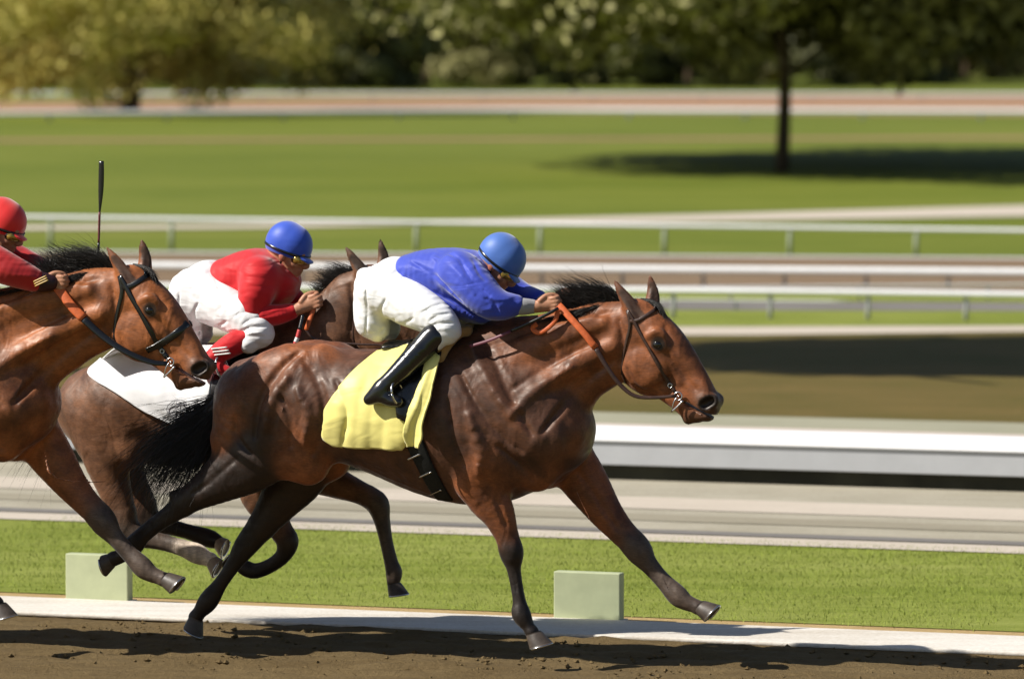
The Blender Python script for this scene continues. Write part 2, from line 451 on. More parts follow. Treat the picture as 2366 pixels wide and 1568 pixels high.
# behind the kerb, from near to far
strip('tan_verge', S_(1362), S_(1392), M_tanv, 0.0)
strip('near_turf', S_(1190), S_(1366), M_turf, 0.004)
strip('kerb_strip', S_(1181), S_(1197), M_pale, 0.010)
strip('edge_shadow_strip', S_(1171), S_(1179), M_gband, 0.012)  # shadow line along the kerb strip's edge, laid in as a dark strip
strip('concrete_path', S_(1060), S_(1180), M_conc, 0.006)
strip('worn_strip', S_(1138), S_(1152), dirt('worn_concrete', (.24, .215, .16), (.36, .325, .25), .6, False, .2), 0.010)
strip('pale_path_edge', S_(1100), S_(1126), M_pale, 0.010)
strip('gravel_strip', S_(915), S_(985), M_grav, 0.004)
strip('pink_strip', S_(940), S_(960), plain('pinkish_concrete', (.62, .52, .46), .7, .2, .08, 2, .2), 0.008)
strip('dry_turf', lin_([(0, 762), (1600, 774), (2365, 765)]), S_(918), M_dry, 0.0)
strip('pale_path', lin_([(0, 745), (1572, 752), (2365, 749)]), lin_([(0, 768), (1572, 775), (2365, 765)]), M_pale, 0.004)
strip('track_turf', lin_([(0, 700), (1572, 712), (2365, 712)]), lin_([(0, 748), (1572, 754), (2365, 751)]), M_turf, 0.008)
strip('grey_path', lin_([(0, 680), (1572, 693), (2365, 697)]), lin_([(0, 704), (1572, 716), (2365, 718)]), M_gband, 0.012)
strip('green_verge', lin_([(0, 656), (1572, 672), (2365, 676)]), lin_([(0, 684), (1572, 694), (2365, 698)]), M_turf, 0.016)
strip('training_track', lin_([(0, 584), (2365, 598)]), lin_([(0, 657), (1572, 673), (2365, 677)]), M_dirt2, 0.0)
strip('lawn_path', lin_([(0, 521), (600, 517), (1100, 507), (1572, 496), (2365, 474)]), lin_([(0, 531), (600, 527), (1100, 516), (1572, 512), (2365, 499)]), M_pale, 0.0, n=40)
strip('thin_path', lin_([(0, 322), (2365, 316)]), lin_([(0, 327), (2365, 321)]), M_pink, 0.0)
strip('far_dirt_track', lin_([(0, 236), (1200, 226), (2365, 222)]), lin_([(0, 268), (1200, 262), (2365, 268)]), M_pink, 0.0)
# ---------------------------------------------------------------- kerb and rails
def along(ytop_px, name, label, cat, hz, dep, hgt, mat, group=None, x0=-500, x1=2900, seg=None, zb=0.0, f=None):
    f = f or S_(ytop_px)
    a = ground(x0, f(x0)); b = ground(x1, f(x1)); d = (b-a); L = np.linalg.norm(d); d /= L; n = np.array([-d[1], d[0], 0])
    mb = MB(); mb.box((a+b)/2+n*dep/2+np.array([0, 0, zb+hgt/2]), (L, dep, hgt), (d, n, np.array([0, 0, 1])))
    o = mb.build(name, mat, None, False, bevel=.008); return tag(o, label, cat, group), a, d, n, L
along(1419, 'track_kerb', 'low white kerb along the inside of the dirt track behind the hooves', 'kerb', 0, .70, .022, M_kerb)
def near_post(i, px, w):
    g = ground(px, S_(1384)(px)); E = tag(empty('rail_foot', g, -ANG), ['pale painted rail foot block behind the kerb under the leftmost horse legs', 'pale painted rail foot block behind the kerb below the leading horse chest'][i], 'rail foot', 'pale foot blocks behind the kerb')
    h = .265
    mb = MB(); mb.box((0, .04, h/2), (w, .07, h)); mb.build('block', plain('pale_green_white', (.44, .48, .30), .6, .3, .08, 8, .2), E, False, .006)
    mb = MB(); mb.box((0, .04, .010), (w+.03, .12, .02)); mb.build('base_plate', M_kerb, E, False, .004)
near_post(0, 222, .37); near_post(1, 1354, .37)
# long barrier: cap, face board greyed as shaded, dark board standing in for recess shade
def barrier():
    f = S_(1068); x0, x1 = -400, 2900
    a = ground(x0, f(x0)); b = ground(x1, f(x1)); d = b-a; L = np.linalg.norm(d); d /= L
    E = tag(empty('barrier', a, math.atan2(d[1], d[0])), 'long low white barrier with a bright cap beyond the inner turf', 'barrier')
    def bx(nm, y, z, dy, dz, mat, bev=.006): mb = MB(); mb.box((L/2, y, z), (L, dy, dz)); mb.build(nm, mat, E, False, bev)
    bx('shade_board', .10, .055, .04, .11, M_shade); bx('face_board', .04, .192, .05, .165, M_whg)
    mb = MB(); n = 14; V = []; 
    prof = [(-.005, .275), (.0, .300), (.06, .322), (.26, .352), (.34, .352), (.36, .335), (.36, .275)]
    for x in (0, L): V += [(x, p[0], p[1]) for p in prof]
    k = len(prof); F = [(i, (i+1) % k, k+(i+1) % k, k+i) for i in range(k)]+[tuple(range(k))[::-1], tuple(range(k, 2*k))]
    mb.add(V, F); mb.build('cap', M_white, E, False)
    for i in range(int(L/2.4)):
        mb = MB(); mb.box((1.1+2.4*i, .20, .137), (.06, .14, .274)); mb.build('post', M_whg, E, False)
barrier()
def rail(label, ftop, fbase, thick_px, spacing, postw, x0, x1, mat=M_white, pmat=None, group='white running rails across the infield', flat=False, cap=False):
    xs = np.linspace(x0, x1, 9); g0 = ground(x0, fbase(x0)); g1 = ground(x1, fbase(x1)); d = g1-g0; L = np.linalg.norm(d)
    E = tag(empty('running_rail', g0, 0), label, 'rail', group)
    P = []; R = []
    for x in xs:
        g = ground(x, fbase(x)); dist = np.linalg.norm(g[:2]); s_ = dist/FPX
        k = dist; r = ray(x, ftop(x)+thick_px/2); kk = k/np.linalg.norm(r[:2]); p = CAMP+r*kk
        P.append(p-g0); R.append(thick_px*s_/2)
    V, F = sweep(P, R if not flat else [r*.35 for r in R], R, nrm=[(0, 0, 1.0)]*9, res=2)
    mesh_obj('rail_bar', V, F, mat, E)
    C = catmull(P, 8); s = np.r_[0, np.cumsum(np.linalg.norm(np.diff(C, axis=0), axis=1))]
    m = 0
    for q in np.arange(spacing*.5, s[-1], spacing):
        if m >= 60: break
        m += 1
        p = np.array([np.interp(q, s, C[:, i]) for i in range(3)]); base = -CAMH*0+0.0
        zt = p[2]; zb = -g0[2]
        mb = MB(); mb.sweep([(p[0], p[1]+.03, zb), (p[0], p[1]+.03, (zb+zt)/2), (p[0], p[1]+.01, zt)], postw, postw, nrm=[(0, -1, 0)]*3, res=1, sides=6)
        mb.build('post', pmat or M_whg, E)
    return E
M_pgr = plain('post_greengrey', (.36, .40, .30), .6, .3, .1, 5, .1)
rail('slim white rail in front of the large lawn, topmost of the three middle rails', lin_([(0, 496), (2365, 528)]), lin_([(0, 576), (2365, 593)]), 10, 1.62, .030, -300, 2700, pmat=M_pgr)
rail('thick bright white rail over the brown training track', lin_([(0, 602), (2365, 620)]), lin_([(0, 650), (2365, 668)]), 20, .93, .022, -300, 2700)
rail('thick white rail at the near edge of the training track', lin_([(0, 650), (1500, 663), (2000, 668), (2365, 673)]), lin_([(0, 722), (2365, 744)]), 16, 1.0, .024, -300, 2700)
rail('thin white rail just above the thick near one, right half', lin_([(1240, 664), (2365, 655)]), lin_([(1240, 700), (2365, 696)]), 4.5, 1.4, .015, 1240, 2700)
rail('faint thin white rail ending behind the bay head', lin_([(1240, 688), (2000, 694)]), lin_([(1240, 716), (2000, 720)]), 4, 1.4, .015, 1240, 1960)
o, *_ = along(584, 'track_edging', 'thin white edging at the far side of the training track', 'edging', 0, .1, .022, M_white, f=lin_([(0, 583), (2365, 599)]), x0=-300, x1=2700)
rail('white rail along the far dirt track', lin_([(0, 258), (1200, 250), (2365, 253)]), lin_([(0, 282), (1200, 276), (2365, 280)]), 11, 3.2, .05, -300, 2700)
rail('very distant thin white rail below the trees', lin_([(0, 214), (2365, 216)]), lin_([(0, 234), (2365, 230)]), 9.0, 3.6, .04, -300, 2700)
# clods of earth on the track
rs = np.random.default_rng(18); n = 1500; V = []; F = []
for i in range(n):
    sz = .005+.015*rs.random()**3; q_ = kn-.03-rs.random()*1.9; c = U*(ground(1182, 1500)@U+rs.uniform(-3.4, 3.4))+N*q_; c[2] = sz*.5
    k = rs.normal(0, .25, (6, 3)); D_ = np.array([(1, 0, 0), (-1, 0, 0), (0, 1, 0), (0, -1, 0), (0, 0, 1), (0, 0, -1)])+k
    o_ = len(V); V += [c+d_*sz*np.array([1, 1, .7]) for d_ in D_]
    F += [(o_+a, o_+b, o_+c_) for a, b, c_ in ((0, 2, 4), (2, 1, 4), (1, 3, 4), (3, 0, 4), (2, 0, 5), (1, 2, 5), (3, 1, 5), (0, 3, 5))]
cl = mesh_obj('earth_clods', V, np.array(F), M_dirt, None, False); tag(cl, 'loose clods of brown earth scattered on the dirt track', 'earth', kind='stuff')
# ---------------------------------------------------------------- near grass blades
rs = np.random.default_rng(8); V = []; n = 42000
a0 = (ground(0, 1190)@N); a1 = (ground(0, 1368)@N)
q = a1+(a0-a1)*rs.random(n)**.8; s_ = rs.uniform(-10.5, -1.0, n)*-1
cen = ground(1182, 1290); s0 = cen@U
s_ = s0+rs.uniform(-3.6, 3.6, n); hh = rs.uniform(.010, .026, n); an = rs.uniform(0, 6.28, n); ww = .0026
P = s_[:, None]*U+q[:, None]*N; D = np.c_[np.cos(an), np.sin(an), np.zeros(n)]
A = P-D*ww; B = P+D*ww; C = P+np.c_[rs.normal(0, .008, (n, 2)), hh]
V = np.stack([A, B, C], 1).reshape(-1, 3); F = np.arange(3*n).reshape(-1, 3)
g1 = mesh_obj('grass_blades', V, F, plain('grass_blade', (.235, .29, .045), .6, .2, .4, 3, 0), None, False)
tag(g1, 'short bright green grass behind the kerb', 'grass', kind='stuff')
# ---------------------------------------------------------------- trees
def leaf_mat(name, c, var=.35):
    m = Mat(name, .6, .25); v = m.coord(); a = m.noise(v, .45, 4, .6); b = m.noise(v, 3.2, 3, .6)
    x = m.mix(.5, a, b); m.base(m.ramp(x, [(.36, tuple(k*(1-var) for k in c)), (.64, tuple(k*(1+var) for k in c))]))
    m.b.inputs['Transmission Weight'].default_value = 0
    return m.m
M_bark = plain('bark', (.085, .062, .040), .9, .1, .3, 8, .8, .03)
def crown_mesh(seed, R, H, nclump, nleaf, leaf, low=.0, flat=.6):
    rs = np.random.default_rng(seed)
    u = rs.normal(0, 1, (nclump, 3)); u /= np.linalg.norm(u, axis=1)[:, None]; r = rs.random(nclump)**.4
    c = u*r[:, None]*np.array([R, R, H]); c[:, 2] += H*low
    cr = rs.uniform(.14, .30, nclump)*R
    ci = rs.integers(0, nclump, nleaf); w_ = rs.normal(0, 1, (nleaf, 3)); w_ /= np.linalg.norm(w_, axis=1)[:, None]
    P = c[ci]+w_*(rs.random(nleaf)**.45*cr[ci])[:, None]*np.array([1, 1, flat])
    kp = P[:, 2] > -H*.80+H*.12*np.sin(P[:, 0]*2.1)+H*.1*np.sin(P[:, 1]*1.7); P = P[kp]; w_ = w_[kp]; nleaf = len(P)
    nn = w_+rs.normal(0, .6, (nleaf, 3)); nn /= np.linalg.norm(nn, axis=1)[:, None]
    t = np.cross(nn, rs.normal(0, 1, (nleaf, 3))); t /= np.linalg.norm(t, axis=1)[:, None]; b = np.cross(nn, t)
    L = leaf*rs.uniform(.6, 1.4, nleaf)[:, None]
    V = np.stack([P-t*L, P-b*L*.5+t*L*.1, P+t*L, P+b*L*.5+t*L*.1], 1).reshape(-1, 3)
    return V, np.arange(4*nleaf).reshape(-1, 4)
TREES = {}
def tree(px, py, R, H, cz, mat, key, label, group, trunk=.22, nleaf=9000, leaf=.16, nclump=70, z=0):
    g = ground(px, py); E = tag(empty('tree', g, 0), label, 'tree', group)
    if key not in TREES:
        V, F = crown_mesh(len(TREES)+11, R, H, nclump, nleaf, leaf); me = mesh_obj('crown', V, F, mat, E, False); me.location = (0, 0, cz)
        mb = MB(); rs_ = random.Random(len(TREES))
        mb.sweep([(0, 0, -.1), (.05, 0, cz*.35), (-.05, .1, cz*.75), (0, 0, cz)], [trunk*1.25, trunk, trunk*.8, trunk*.5], [trunk*1.25, trunk, trunk*.8, trunk*.5], nrm=[(0, -1, 0)]*4)
        for k in range(6):
            a = k*1.05+rs_.random(); h0 = cz*(.35+.08*k); e = R*.62
            mb.sweep([(0, 0, h0), (math.cos(a)*e*.4, math.sin(a)*e*.4, h0+H*.25), (math.cos(a)*e, math.sin(a)*e, h0+H*.4)], [trunk*.45, trunk*.3, trunk*.1], [trunk*.45, trunk*.3, trunk*.1], nrm=[(0, -1, .3)]*3, sides=6, res=2)
        tr = mb.build('trunk', M_bark, E); TREES[key] = (me, tr)
    else:
        for s in TREES[key]:
            c = s.copy(); COL.objects.link(c); c.parent = E
            if c.name.startswith('crown') : c.data = s.data; c.material_slots[0].link = 'OBJECT'; c.material_slots[0].material = mat
    return E
L_ol = leaf_mat('leaves_olive', (.27, .255, .10)); L_dk = leaf_mat('leaves_dark', (.125, .13, .055)); L_yl = leaf_mat('leaves_yellow', (.46, .40, .10), .30)
L_br = leaf_mat('leaves_bronze', (.27, .225, .095)); L_gn = leaf_mat('leaves_green', (.20, .21, .075))
big = tree(1806, 396, 8.6, 3.6, 5.1, L_ol, 'big', 'large spreading olive tree on the lawn casting the wide shadow', None, .11, 120000, .14, 260)
big.children[0].scale = (1, 1.45, 1); big.children[0].location = (0, 4.5, 5.1)
tree(300, 262, 6.4, 4.0, 3.9, L_yl, 'broad', 'broad yellow green tree at the upper left', None, .24, 52000, .11, 150)
shade = tree(-395, 862, 5.6, 2.2, 11.0, L_gn, 'shade', 'tall tree outside the left edge that shades the dry grass', None, .28, 70000, .18, 200)
shade.children[0].scale = (1, .55, 1)
WG = 'wood beyond the far rail'
row = [(-160, 196, L_yl), (90, 205, L_yl), (330, 196, L_gn), (560, 200, L_yl), (770, 206, L_dk), (985, 196, L_ol), (1190, 200, L_ol), (1400, 196, L_gn), (1590, 202, L_dk), (1800, 190, L_br), (2010, 196, L_dk), (2230, 186, L_br), (2430, 160, L_dk)]
lab = {id(L_yl): 'yellow green', id(L_gn): 'mid green', id(L_dk): 'dark', id(L_ol): 'olive', id(L_br): 'bronze'}
pos_w = ['left of the upper left tree', 'behind the upper left tree', 'between two upper left trees', 'right of the broad yellow tree', 'above the red and white rider', 'left of top centre', 'at top centre', 'above the blue cap', 'left of the big lawn tree', 'behind the big lawn tree', 'right of the big lawn tree', 'near the top right corner', 'cut by the right edge']
for i, (x, y, mt) in enumerate(row):
    tree(x, y, 3.7, 3.0, 2.35, mt, 'w%d' % (i % 3), '%s bushy tree, near row of wood, %s' % (lab[id(mt)], pos_w[i]), WG, .14, 20000, .15, 80)
row2 = [(-40, 150, L_dk), (200, 148, L_ol), (440, 150, L_dk), (680, 146, L_dk), (900, 150, L_dk), (1110, 148, L_br), (1330, 150, L_dk), (1540, 146, L_ol), (1760, 150, L_ol), (1980, 148, L_br), (2200, 146, L_dk), (2400, 138, L_dk)]
for i, (x, y, mt) in enumerate(row2):
    e = tree(x, y, 5.6, 3.8, 2.7, mt, 'v%d' % (i % 2), '%s tree, back row of wood, %s' % (lab[id(mt)], pos_w[i]), WG, .18, 18000, .2, 80)
# hedge-like far wood that closes the view
V, F = crown_mesh(77, 1, 1, 300, 30000, .012)
rs = np.random.default_rng(6); n = 36000; xx = rs.uniform(-60, 60, n); 
P = np.c_[xx, 330+rs.uniform(-4, 4, n)+xx*-.05, rs.random(n)*6.2*(.75+.25*np.sin(xx*.31))]
t = rs.normal(0, 1, (n, 3)); t /= np.linalg.norm(t, axis=1)[:, None]; b = np.cross(t, rs.normal(0, 1, (n, 3))); b /= np.linalg.norm(b, axis=1)[:, None]; L = .42
V = np.stack([P-t*L, P-b*L*.6, P+t*L, P+b*L*.6], 1).reshape(-1, 3)
fw = mesh_obj('far_wood', V, np.arange(4*n).reshape(-1, 4), leaf_mat('far_leaves', (.16, .16, .065)), None, False); tag(fw, 'dark far wood closing the view behind the trees', 'wood', kind='stuff')
# ================================================================== runners
M_coatA = coat_mat('coat_bay'); M_coatB = coat_mat('coat_bright_bay'); M_coatC = coat_mat('coat_dark_bay')
M_hair = plain('black_hair', (.012, .009, .007), .42, .5, .3, 60, 0)
M_hoof = plain('hoof_horn', (.07, .055, .045), .45, .4, .35, 30, .2)
M_hoofw = plain('hoof_pale', (.30, .22, .15), .45, .4, .3, 30, .2)
M_steel = plain('steel', (.62, .62, .64), .22, .5, .05, 30, 0, metal=1)
M_eye = plain('eye', (.006, .004, .003), .05, .9, .1, 20, 0)
M_blk = plain('black_leather', (.008, .008, .009), .24, .6, .2, 40, .15)
M_boot = cloth_mat('boot_leather', (.006, .006, .008), .22, .45, 9, .8, 0, .02)
M_brn = plain('brown_leather', (.05, .025, .018), .35, .5, .3, 60, .2)
M_gir = plain('girth_webbing', (.02, .021, .02), .7, .2, .25, 80, .4)
M_org = plain('orange_rubber', (.62, .13, .035), .55, .4, .18, 60, .4)
M_tan = cloth_mat('chamois', (.50, .29, .11), .8, .8, 22, .2, .3, .012)
M_yel = cloth_mat('yellow_cloth', (.86, .77, .24), .5, .6, 8, .4, .3, .02)
M_wht = cloth_mat('white_cloth', (.84, .84, .86), .7, .5, 9, .3, .2, .014)
M_bre = cloth_mat('white_breeches', (.86, .86, .87), .6, .7, 15, .3, .15, .016)
M_blu = cloth_mat('blue_silk', (.038, .068, .50), .55, .6, 10, .28, .4, .03)
M_blc = cloth_mat('blue_cap', (.055, .15, .50), .5, .25, 12, .4, .5, .006)
M_blc2 = cloth_mat('royal_cap', (.02, .08, .55), .5, .25, 12, .4, .5, .006)
M_red = cloth_mat('red_silk', (.60, .008, .014), .58, .9, 10, .25, .3, .028)
M_redd = cloth_mat('dark_red_silk', (.42, .006, .008), .45, .9, 10, .4, .3, .03)
M_rcap = cloth_mat('red_cap', (.72, .012, .012), .45, .2, 12, .4, .5, .006)
M_grey = cloth_mat('grey_cuff', (.36, .35, .36), .7, .6, 24, .2, .2, .008)
M_gold = plain('gold_lens', (.45, .30, .06), .15, .9, .1, 20, 0, metal=.6)
M_goldp = plain('gold_trim', (.55, .36, .09), .4, .5, .1, 20, 0)
M_wstick = plain('white_paint_band', (.8, .8, .78), .4, .5, .05, 20, 0)
M_rstick = plain('red_band', (.55, .05, .05), .4, .5, .1, 20, 0)
def skin_mat(name):
    m = Mat(name, .48, .4); v = m.coord(); at = m.n('ShaderNodeVertexColor', layer_name='Col')
    m.base(m.mix(m.ramp(m.noise(v, 22, 4), [(.35, 0.0), (.65, 1.0)]), m.mix(1.0, at.outputs[0], (.85, .78, .75), 'MULTIPLY'), at.outputs[0]))
    m.bump(m.noise(v, 160, 3), .2, .0015)
    m.b.inputs['Subsurface Weight'].default_value = .08; m.b.inputs['Subsurface Radius'].default_value = (.01, .004, .002)
    return m.m
M_skin = skin_mat('skin')

def hoof(fr, parent, top, bot, t, mat, size=1.0, toe=(1, 0)):
    """a hoof: frustum from the coronet (px) to the sole (px), toe = pixel direction of the toe, > shoe"""
    a = fr.P(*top, t); b = fr.P(*bot, t); ax = b-a; L = np.linalg.norm(ax); ax /= L
    tv = fr.P(top[0]+toe[0]*30, top[1]-toe[1]*30, t)-a; tv -= ax*(tv@ax); tv /= np.linalg.norm(tv)
    sv = np.cross(ax, tv); mb = MB(); V = []; F = []; n = 20
    rows = [(0, .038, .033, 0), (.12, .043, .037, .003), (.9, .060, .050, .016), (1.0, .062, .052, .018)]
    for (h, r1, r2, sh) in rows:
        for j in range(n):
            an = 2*math.pi*j/n; c_, s_ = math.cos(an), math.sin(an)
            V.append(a+ax*L*h+tv*(c_*r1*size*(1 if c_ > 0 else .82)+sh*size)+sv*s_*r2*size)
    for i in range(len(rows)-1):
        for j in range(n): F.append((i*n+j, i*n+(j+1) % n, (i+1)*n+(j+1) % n, (i+1)*n+j))
    F.append(tuple(range(n))); F.append(tuple(3*n+j for j in range(n))[::-1])
    o = mb.add(V, F).build('hoof', mat, parent)
    c = a+ax*(L*1.0+.003)+tv*.018*size; pts = []
    for j in range(15):
        an = math.radians(-130+260*j/14); c_, s_ = math.cos(an), math.sin(an)
        pts.append(c+tv*c_*.053*size*(1 if c_ > 0 else .86)+sv*s_*.045*size)
    MB().sweep(pts, .010*size, .0045, nrm=[ax]*15, res=2).build('horseshoe', M_steel, o)

def head_prims(S, hx, hy, dark=1, pt=True):
    o = lambda L: [(p[0]+hx, p[1]+hy, *p[2:]) for p in L]
    S.chain(o([(1478, 740, 0, 50, 36), (1525, 784, 0, 51, 44), (1560, 824, 0, 47, 34), (1590, 866, 0, 41, 25), (1612, 903, 0, 39, 25), (1624, 926, 0, 34, 26)]), .025, 0)
    S.chain(o([(1470, 800, 0, 54, 30), (1492, 846, 0, 64, 34), (1528, 878, 0, 42, 27), (1562, 912, 0, 32, 22), (1588, 942, 0, 25, 20), (1594, 950, 0, 22, 20)]), .022, 0)
    S.chain(o([(1484, 846, .062, 52, 14), (1500, 842, .062, 50, 14)]), .012, 0, mirror=True)
    S.chain(o([(1520, 790, .072, 25, 14)]), .02, 0, mirror=True)
    S.chain(o([(1498, 776, .085, 9), (1516, 766, .088, 10), (1536, 774, .078, 9)]), .012, 0, mirror=True)
    S.chain(o([(1538, 828, .060, 9, 6), (1556, 858, .052, 8, 5), (1572, 884, .046, 6, 5)]), .014, 0, mirror=True)
    S.chain(o([(1560, 800, .045, 14, 10), (1600, 862, .030, 12, 8), (1630, 905, .034, 12, 10)]), .02, 0, mirror=True)
    S.chain(o([(1634, 932, 0, 33, 30), (1632, 950, 0, 24, 26)]), .014, 2)
    S.chain(o([(1626, 926, .040, 22, 14), (1644, 926, .036, 18, 12)]), .012, 2, mirror=True)
    S.chain(o([(1594, 958, 0, 20, 19), (1612, 962, 0, 15, 19)]), .012, 2)
    S.chain(o([(1590, 968, 0, 13, 16)]), .008, 2)
    S.chain(o([(1652, 962, .0, 3, 60), (1618, 946, .0, 3, 60), (1590, 934, .03, 3, 40), (1572, 926, .045, 3, 8)]), .004, None, '-', mirror=True)
    S.chain(o([(1626, 935, .072, 12, 16), (1640, 926, .064, 11, 16)]), .006, 1, '-', mirror=True)
    S.chain(o([(1518, 796, .112, 14, 10)]), .008, 1, '-', mirror=True)
    S.chain(o([(1506, 788, .086, 4), (1518, 783, .090, 4.5), (1533, 793, .083, 4)]), .004, 1, mirror=True)
    S.chain(o([(1508, 802, .086, 3.5), (1520, 808, .088, 4), (1534, 802, .082, 3.5)]), .004, 1, mirror=True)
    # mouth corner, jaw groove
    S.chain(o([(1532, 922, .060, 5, 10), (1548, 900, .060, 7, 10), (1530, 868, .075, 5, 6)]), .012, None, '-', mirror=True)
    # ears
    for k, (e, far) in enumerate((([(1470, 734, .052, 20, 15), (1452, 700, .058, 17, 8), (1434, 672, .058, 11, 5), (1420, 650, .056, 3, 2)], 0),
                   ([(1506, 712, -.045, 19, 15), (1508, 678, -.052, 16, 8), (1504, 654, -.052, 11, 5), (1500, 634, -.05, 3, 2)], 1))):
        S.chain(o(e), .014, 0)
        i = [(e[0][0]+6, e[0][1]-6, e[0][2]+.035, 9, 8), (e[1][0]+5, e[1][1], e[1][2]+.026, 9, 8), (e[2][0]+2, e[2][1]+4, e[2][2]+.018, 5, 5)]
        S.chain(o(i), .006, 2, '-')
        S.chain(o([e[2], e[3]]), .004, 1)

def legs_default(S, hindN, hindF, foreN, foreF):
    for chains in (hindN, hindF, foreN, foreF):
        for pts, k, c in chains: S.chain(pts, k, c)

def make_horse(name_label, fr, pal, coat, hx=0, hy=0, limbs=None, body='A', tail=None, mane=None, hooves=None, h=.0085, seed=1, group=None, eyes=None):
    E = empty('racehorse', fr.O, -ANG); tag(E, name_label, 'horse', group)
    S = SDF(fr)
    if body == 'A':
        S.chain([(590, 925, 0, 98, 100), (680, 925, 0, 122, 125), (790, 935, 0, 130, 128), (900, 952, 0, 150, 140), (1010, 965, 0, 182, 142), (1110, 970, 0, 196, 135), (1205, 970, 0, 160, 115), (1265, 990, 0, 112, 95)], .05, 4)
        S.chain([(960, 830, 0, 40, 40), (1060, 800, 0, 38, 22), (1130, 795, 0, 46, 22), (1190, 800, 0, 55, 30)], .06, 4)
        S.chain([(740, 850, .10, 58, 50), (650, 880, .12, 80, 55), (570, 950, .12, 72, 52), (535, 1010, .12, 50, 46)], .05, 0, mirror=True)
        S.chain([(700, 950, .15, 90, 50), (690, 1030, .15, 76, 46), (710, 1066, .14, 54, 42)], .075, 0, mirror=True)
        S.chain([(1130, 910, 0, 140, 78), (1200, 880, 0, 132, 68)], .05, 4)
        S.chain([(1150, 905, 0, 140, 78), (1245, 862+hy*.2, 0, 128, 62), (1325+hx*.5, 818+hy*.5, 0, 108, 50), (1395+hx*.8, 788+hy*.8, 0, 92, 42), (1450+hx, 776+hy, 0, 78, 40)], .05, 0)
        S.chain([(1300, 950+hy*.1, 0, 46, 34), (1370+hx*.6, 885+hy*.6, 0, 34, 26), (1440+hx, 840+hy, 0, 34, 26)], .03, 0)
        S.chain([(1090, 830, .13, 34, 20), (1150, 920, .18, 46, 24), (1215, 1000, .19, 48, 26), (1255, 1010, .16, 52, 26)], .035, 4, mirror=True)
        S.chain([(1100, 845, .13, 22, 14), (1150, 910, .185, 20, 14), (1205, 985, .205, 16, 14)], .045, 0, mirror=True)
        S.chain([(1080, 940, .20, 40, 20), (1110, 1040, .215, 55, 24), (1090, 1110, .19, 46, 30)], .03, 0, mirror=True)
        S.chain([(1160, 850, .135, 26, 16), (1270, 790+hy*.3, .10, 24, 14), (1390+hx*.8, 748+hy*.8, .075, 18, 12)], .022, 0, mirror=True)
        S.chain([(1200, 930, .16, 30, 16), (1310+hx*.4, 850+hy*.4, .11, 26, 13), (1410+hx*.9, 800+hy*.9, .085, 18, 10)], .022, 0, mirror=True)
        S.chain([(1292, 1000, .07, 58, 40), (1240, 1080, .07, 55, 45)], .03, 0, mirror=True)
        0 and S.chain([(1275, 960, .155, 7, 10), (1330+hx*.4, 905+hy*.4, .115, 7, 10), (1420+hx, 838+hy, .09, 6, 8)], .02, None, '-', mirror=True)
        0 and S.chain([(640, 850, .21, 5, 8), (610, 930, .25, 6, 8), (655, 1010, .26, 6, 8)], .02, None, '-', mirror=True)
        0 and S.chain([(1000, 870, .28, 5, 8), (1035, 990, .31, 6, 8), (1030, 1090, .26, 6, 8)], .03, None, '-', mirror=True)
    else:
        S.chain([(225, 940, 0, 95, 100), (300, 930, 0, 112, 120), (400, 925, 0, 122, 125), (500, 935, 0, 145, 132), (600, 945, 0, 165, 130), (690, 955, 0, 150, 110), (750, 975, 0, 105, 90)], .05, 0)
        S.chain([(560, 810, 0, 40, 30), (640, 800, 0, 46, 24), (690, 800, 0, 50, 30)], .06, 0)
        S.chain([(300, 880, .10, 70, 50), (230, 950, .12, 68, 50), (215, 1010, .12, 46, 42)], .05, 0, mirror=True)
        S.chain([(290, 950, .14, 80, 45), (300, 1020, .15, 62, 42)], .05, 0, mirror=True)
        S.chain([(670, 900, 0, 130, 70), (728, 820, 0, 100, 56), (775, 750, 0, 78, 46), (815, 690, 0, 64, 40)], .05, 0)
        S.chain([(620, 860, .15, 40, 20), (680, 960, .19, 46, 26), (730, 1000, .16, 48, 26)], .035, 0, mirror=True)
    for pts, k, c in limbs: S.chain(pts, k, c)
    head_prims(S, hx, hy)
    Vc, Qc = S.build(.016); bc = BVHTree.FromPolygons([tuple(v) for v in Vc], [tuple(int(i) for i in q) for q in Qc])
    fb = lambda p: (p[0]+hx*min(1, max(0, (p[0]-1180)/260)), p[1]+hy*min(1, max(0, (p[0]-1180)/260)))
    fh = lambda p: (p[0]+hx, p[1]+hy)
    if body == 'A':
        G = [([(1128, 805), (1158, 870), (1200, 955), (1228, 1005)], 8), ([(1034, 925), (1046, 1005), (1072, 1075)], 9), ([(1060, 860), (1108, 945), (1160, 1008), (1205, 1042)], 7),
             ([(1250, 1000), (1300, 938), (1360, 875), (1415, 832)], 9), ([(1180, 900), (1280, 838), (1380, 788)], 6), ([(1130, 800), (1230, 768), (1330, 742), (1410, 722)], 6),
             ([(588, 1010), (600, 930), (640, 862), (690, 815)], 9), ([(700, 832), (742, 900), (748, 980), (722, 1048)], 9), ([(775, 880), (806, 950), (796, 1030)], 7),
             ([(540, 965), (548, 1010), (580, 1050)], 6), ([(640, 900), (668, 960), (670, 1030)], 7), ([(1120, 1100), (1150, 1165), (1168, 1215)], 5),
             ([(545, 1060), (485, 1112), (445, 1140)], 5), ([(1335, 1090), (1378, 1150), (1425, 1220)], 5), ([(1150, 1030), (1210, 1080), (1230, 1110)], 7),
             ([(395, 1182), (350, 1216), (322, 1240)], 2.6), ([(1182, 1300), (1190, 1345), (1196, 1395)], 2.4), ([(1496, 1306), (1528, 1340), (1560, 1376)], 2.8)]
        S.lines(bc, [(p, r, .018 if r > 3 else .006, '-', None) for p, r in G], fb)
